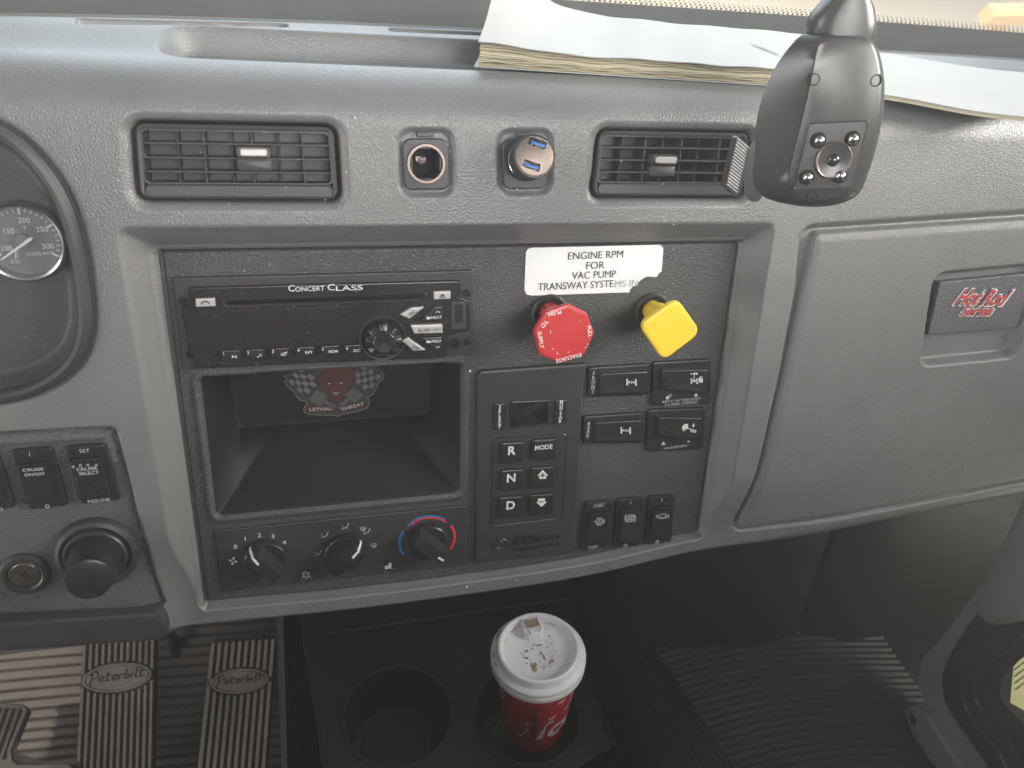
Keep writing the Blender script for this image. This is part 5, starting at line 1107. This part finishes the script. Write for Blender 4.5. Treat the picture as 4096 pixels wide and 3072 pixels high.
loft('plate', Poly([pCc.px(u, v) for u, v in pc_], 0.004), [(0, -0.012), (0, -0.001), (0.0012, 0.0), (0.004, 0.0), (0.005, -0.002)], pCc, 'rubber', t)
for i in range(9):
    f = i / 8.; a, b = (-150 + 225 * f, 2835), (-290 + 235 * f + 60, 3040); tube('rib', [pCc.wpx(*a, 0.0), pCc.wpx(*b, 0.0)], 0.0016, 'rubber', t, 6)
# steering column foot and floor tunnel bracket between the pedals
tube('pedal_rod', [CAM + ray(685, 2540) * .98, CAM + ray(722, 2680) * 1.0], 0.006, 'void', None, 10)
bpy.data.objects['pedal_rod']['label'] = 'thin black rod rising from the floor between the pedals'; bpy.data.objects['pedal_rod']['category'] = 'rod'
tn = [np.array(p) for p in ((-0.17, 0.30, ZF), (-0.13, -0.25, ZF), (-0.115, -0.25, -0.42), (-0.135, 0.33, -0.36), (-0.17, 0.33, -0.36))]
mk('engine_tunnel', [(-0.165, 0.36, ZF), (-0.118, -0.3, ZF), (-0.118, -0.3, -0.2), (-0.125, 0.36, -0.1), (0.20, -0.3, ZF), (0.24, 0.36, ZF), (0.215, 0.36, -0.1), (0.18, -0.3, -0.45)], [(0, 1, 2, 3), (4, 5, 6, 7)], 'footwell', None, smooth=False)['kind'] = 'structure'

# ------------------------------------------------------------------ passenger door with its low window
XD = 0.68; DPl = Plane((XD, 0.1, ZF), (0, -1, 0.0), (0, 0, 1))
t = thing('passenger_door', 'grey passenger door with low rubber framed window', 'door', (XD, 0.1, ZF))
def outline(pts, h=0.04, pl=DPl): return [pl.px(u, v, h) for u, v in pts]
# nested trim steps, each an open frame around the window
L1 = [(4500, 1700), (4180, 1960), (3960, 2290), (3760, 2560), (3690, 2640), (3680, 2760), (3760, 2900), (3880, 3080), (4000, 3250), (4800, 3700), (5600, 3000), (5400, 1900)]
L2 = [(4600, 1850), (4260, 2100), (4050, 2320), (3890, 2480), (3790, 2640), (3770, 2740), (3800, 2850), (3920, 3020), (4060, 3200), (4800, 3600), (5400, 2900), (5300, 2000)]
L3 = [(4600, 1950), (4330, 2180), (4140, 2380), (3960, 2560), (3870, 2680), (3850, 2770), (3880, 2860), (3990, 3000), (4110, 3150), (4800, 3500), (5300, 2850), (5250, 2050)]
L4 = [(4600, 2050), (4400, 2230), (4180, 2440), (3990, 2640), (3915, 2720), (3900, 2780), (3930, 2850), (4030, 2960), (4150, 3090), (4750, 3400), (5200, 2800), (5200, 2100)]
L5 = [(4600, 2150), (4450, 2300), (4220, 2500), (4060, 2660), (4010, 2720), (4000, 2770), (4020, 2820), (4100, 2900), (4220, 3020), (4700, 3300), (5100, 2750), (5100, 2200)]
def frame(nm, A, ha, B, hb, m, n=160):
    V, Fc = [], []
    for Lp, h in ((A, ha), (B, hb)):
        P = np.array(spline([DPl.px(u, v, h) for u, v in Lp], 8, True)); Q = np.vstack([P, P[:1]]); d = np.r_[0, np.cumsum(np.linalg.norm(np.diff(Q, axis=0), axis=1))]
        for s_ in np.arange(n) / n * d[-1]: V.append(DPl.w(np.interp(s_, d, Q[:, 0]), np.interp(s_, d, Q[:, 1]), h))
    for i in range(n): Fc.append((i, (i + 1) % n, n + (i + 1) % n, n + i))
    return mk(nm, V, Fc, m, t, sharp=0)
frame('outer_step', L1, -0.012, L1, 0.020, 'doortrim'); frame('trim_face', L1, 0.020, L2, 0.016, 'doortrim')
frame('recess_wall', L2, 0.016, L2, -0.004, 'seal'); frame('recess', L2, -0.004, L3, -0.008, 'seal')
frame('inner_seal', L3, -0.008, L3, 0.004, 'seal'); frame('seal_lip', L3, 0.004, L4, 0.000, 'seal')
frame('glass_step', L4, 0.000, L4, -0.016, 'seal'); frame('glass_border', L4, -0.016, L5, -0.018, 'seal')
def door_tube(nm, Lp, r_, h, m): tube(nm, [DPl.w(*p, h) for p in spline([DPl.px(u, v, h) for u, v in Lp], 8, True)], r_, m, t, 8, closed=True)
door_tube('seal_bead', L3, 0.0035, 0.003, 'seal'); door_tube('seal_bead', L4, 0.0028, -0.001, 'seal')
P = [DPl.w(*p, -0.0175) for p in spline([DPl.px(u, v, -.0175) for u, v in L5], 8, True)]
wp = mk('window_pane', P, [tuple(range(len(P)))], 'glass', t, smooth=False)
# upper grab moulding ending in a rounded nose
loft('armrest', Poly(outline([(4096, 1960), (4400, 1900), (4330, 2300), (4060, 2480), (3960, 2510), (3900, 2470), (3890, 2400)]), 0.015, 6), [(0, 0.0), (0, 0.030), (0.004, 0.040), (0.012, 0.044)], DPl, 'doortrim', t)
# a paper notice on the outside of the glass, lit through from behind
notice = bpy.data.materials.new('yellow_notice'); notice.use_nodes = True; nn_ = notice.node_tree; nn_.nodes.remove(nn_.nodes['Principled BSDF'])
tb = nn_.nodes.new('ShaderNodeBsdfTranslucent'); tb.inputs[0].default_value = (0.80, 0.76, 0.42, 1); nn_.links.new(tb.outputs[0], nn_.nodes['Material Output'].inputs[0])
Qn = [DPl.px(u, v, -.02) for u, v in ((4062, 2590), (4300, 2380), (4300, 2960), (4042, 2810))]
mk('paper_notice', [DPl.w(*p, -0.0195) for p in Qn], [(0, 1, 2, 3)], notice, wp, smooth=False)
NI = Plane(DPl.w(0, 0, -0.0188), DPl.ax, DPl.ay); i_ = Ink(NI, 0.0)
for k_ in range(5): i_.line([(4052 + k_ * 2, 2655 + k_ * 26), (4085 + k_ * 2, 2630 + k_ * 26), (4140, 2590 + k_ * 26)], 7 if k_ == 0 else 4)
i_.done('notice_lines', 'coffee', wp)
# sill plate
t = thing('sill_plate', 'dark grey door sill plate with one screw hole', 'sill plate', DPl.wpx(3650, 3000))
loft('plate', Poly(outline([(3602, 2840), (3640, 2822), (3700, 2860), (3860, 3110), (3800, 3140), (3720, 3060), (3640, 2940)]), 0.006, 5), [(0, 0.0), (0, 0.034), (0.003, 0.038), (0.008, 0.039)], DPl, 'doortrim', t)
p = DPl.w(*DPl.px(3652, 2878, .039), .0385); lathe('screw_hole', [(0.006, 0.0), (0.006, 0.001), (0.004, 0.0005)], p, DPl.n, 'void', t, n=20)

# ------------------------------------------------------------------ lint and crumbs lying on the trim
rl = random.Random(11)
def flecks(name, label, pl, h, spots, m):
    V, Fc = [], []
    for u, v, a, b in spots:
        c = pl.px(u, v, h); k = pl.mpp(u, v, h); r_ = rl.uniform(0, 3.1); q = len(V)
        for x, y in ((-a, -b), (a, -b * .6), (a * 1.1, b * .7), (0, b * 1.2), (-a * .8, b)): V.append(pl.w(c[0] + k * (x * math.cos(r_) - y * math.sin(r_)), c[1] + k * (x * math.sin(r_) + y * math.cos(r_)), h))
        Fc.append(tuple(range(q, q + 5)))
    tag(mk(name, V, Fc, m, None, smooth=False), label, 'lint', kind='stuff')
flecks('lint', 'tiny pale lint flecks on the grey dash face', PP, 0.0006, [(rl.uniform(300, 2700), rl.uniform(420, 900), rl.uniform(1, 3), rl.uniform(.8, 1.6)) for _ in range(46)] + [(1868, 2348, 4, 3), (2065, 2322, 3, 2), (1420, 470, 6, 2)], 'label')
flecks('lint', 'tiny pale crumbs on the dark centre panel', PC, 0.0007, [(1880, 1484, 5, 5)] + [(rl.uniform(1920, 2900), rl.uniform(990, 1440), rl.uniform(.8, 2), rl.uniform(.7, 1.4)) for _ in range(30)] + [(rl.uniform(700, 1900), rl.uniform(1045, 1100), rl.uniform(.8, 2.2), rl.uniform(.7, 1.4)) for _ in range(22)], 'label')

# ------------------------------------------------------------------ a thin volume added to imitate the veil of lens glare
hb = [(x, y, z) for z in (-3.2, 1.45) for x, y in ((-14, -14), (44, -14), (44, 44), (-14, 44))]
hz_ = mk('glare_haze', hb, [(0, 3, 2, 1), (4, 5, 6, 7), (0, 1, 5, 4), (1, 2, 6, 5), (2, 3, 7, 6), (3, 0, 4, 7)], 'void', None, smooth=False); hz_['kind'] = 'stuff'
hm = bpy.data.materials.new('glare_volume'); hm.use_nodes = True; hn = hm.node_tree; hn.nodes.remove(hn.nodes['Principled BSDF'])
pv = hn.nodes.new('ShaderNodeVolumePrincipled'); pv.inputs['Color'].default_value = (0.98, 0.95, 0.92, 1); pv.inputs['Density'].default_value = 0.15; pv.inputs['Anisotropy'].default_value = 0.62
hn.links.new(pv.outputs[0], hn.nodes['Material Output'].inputs['Volume']); hz_.data.materials[0] = hm
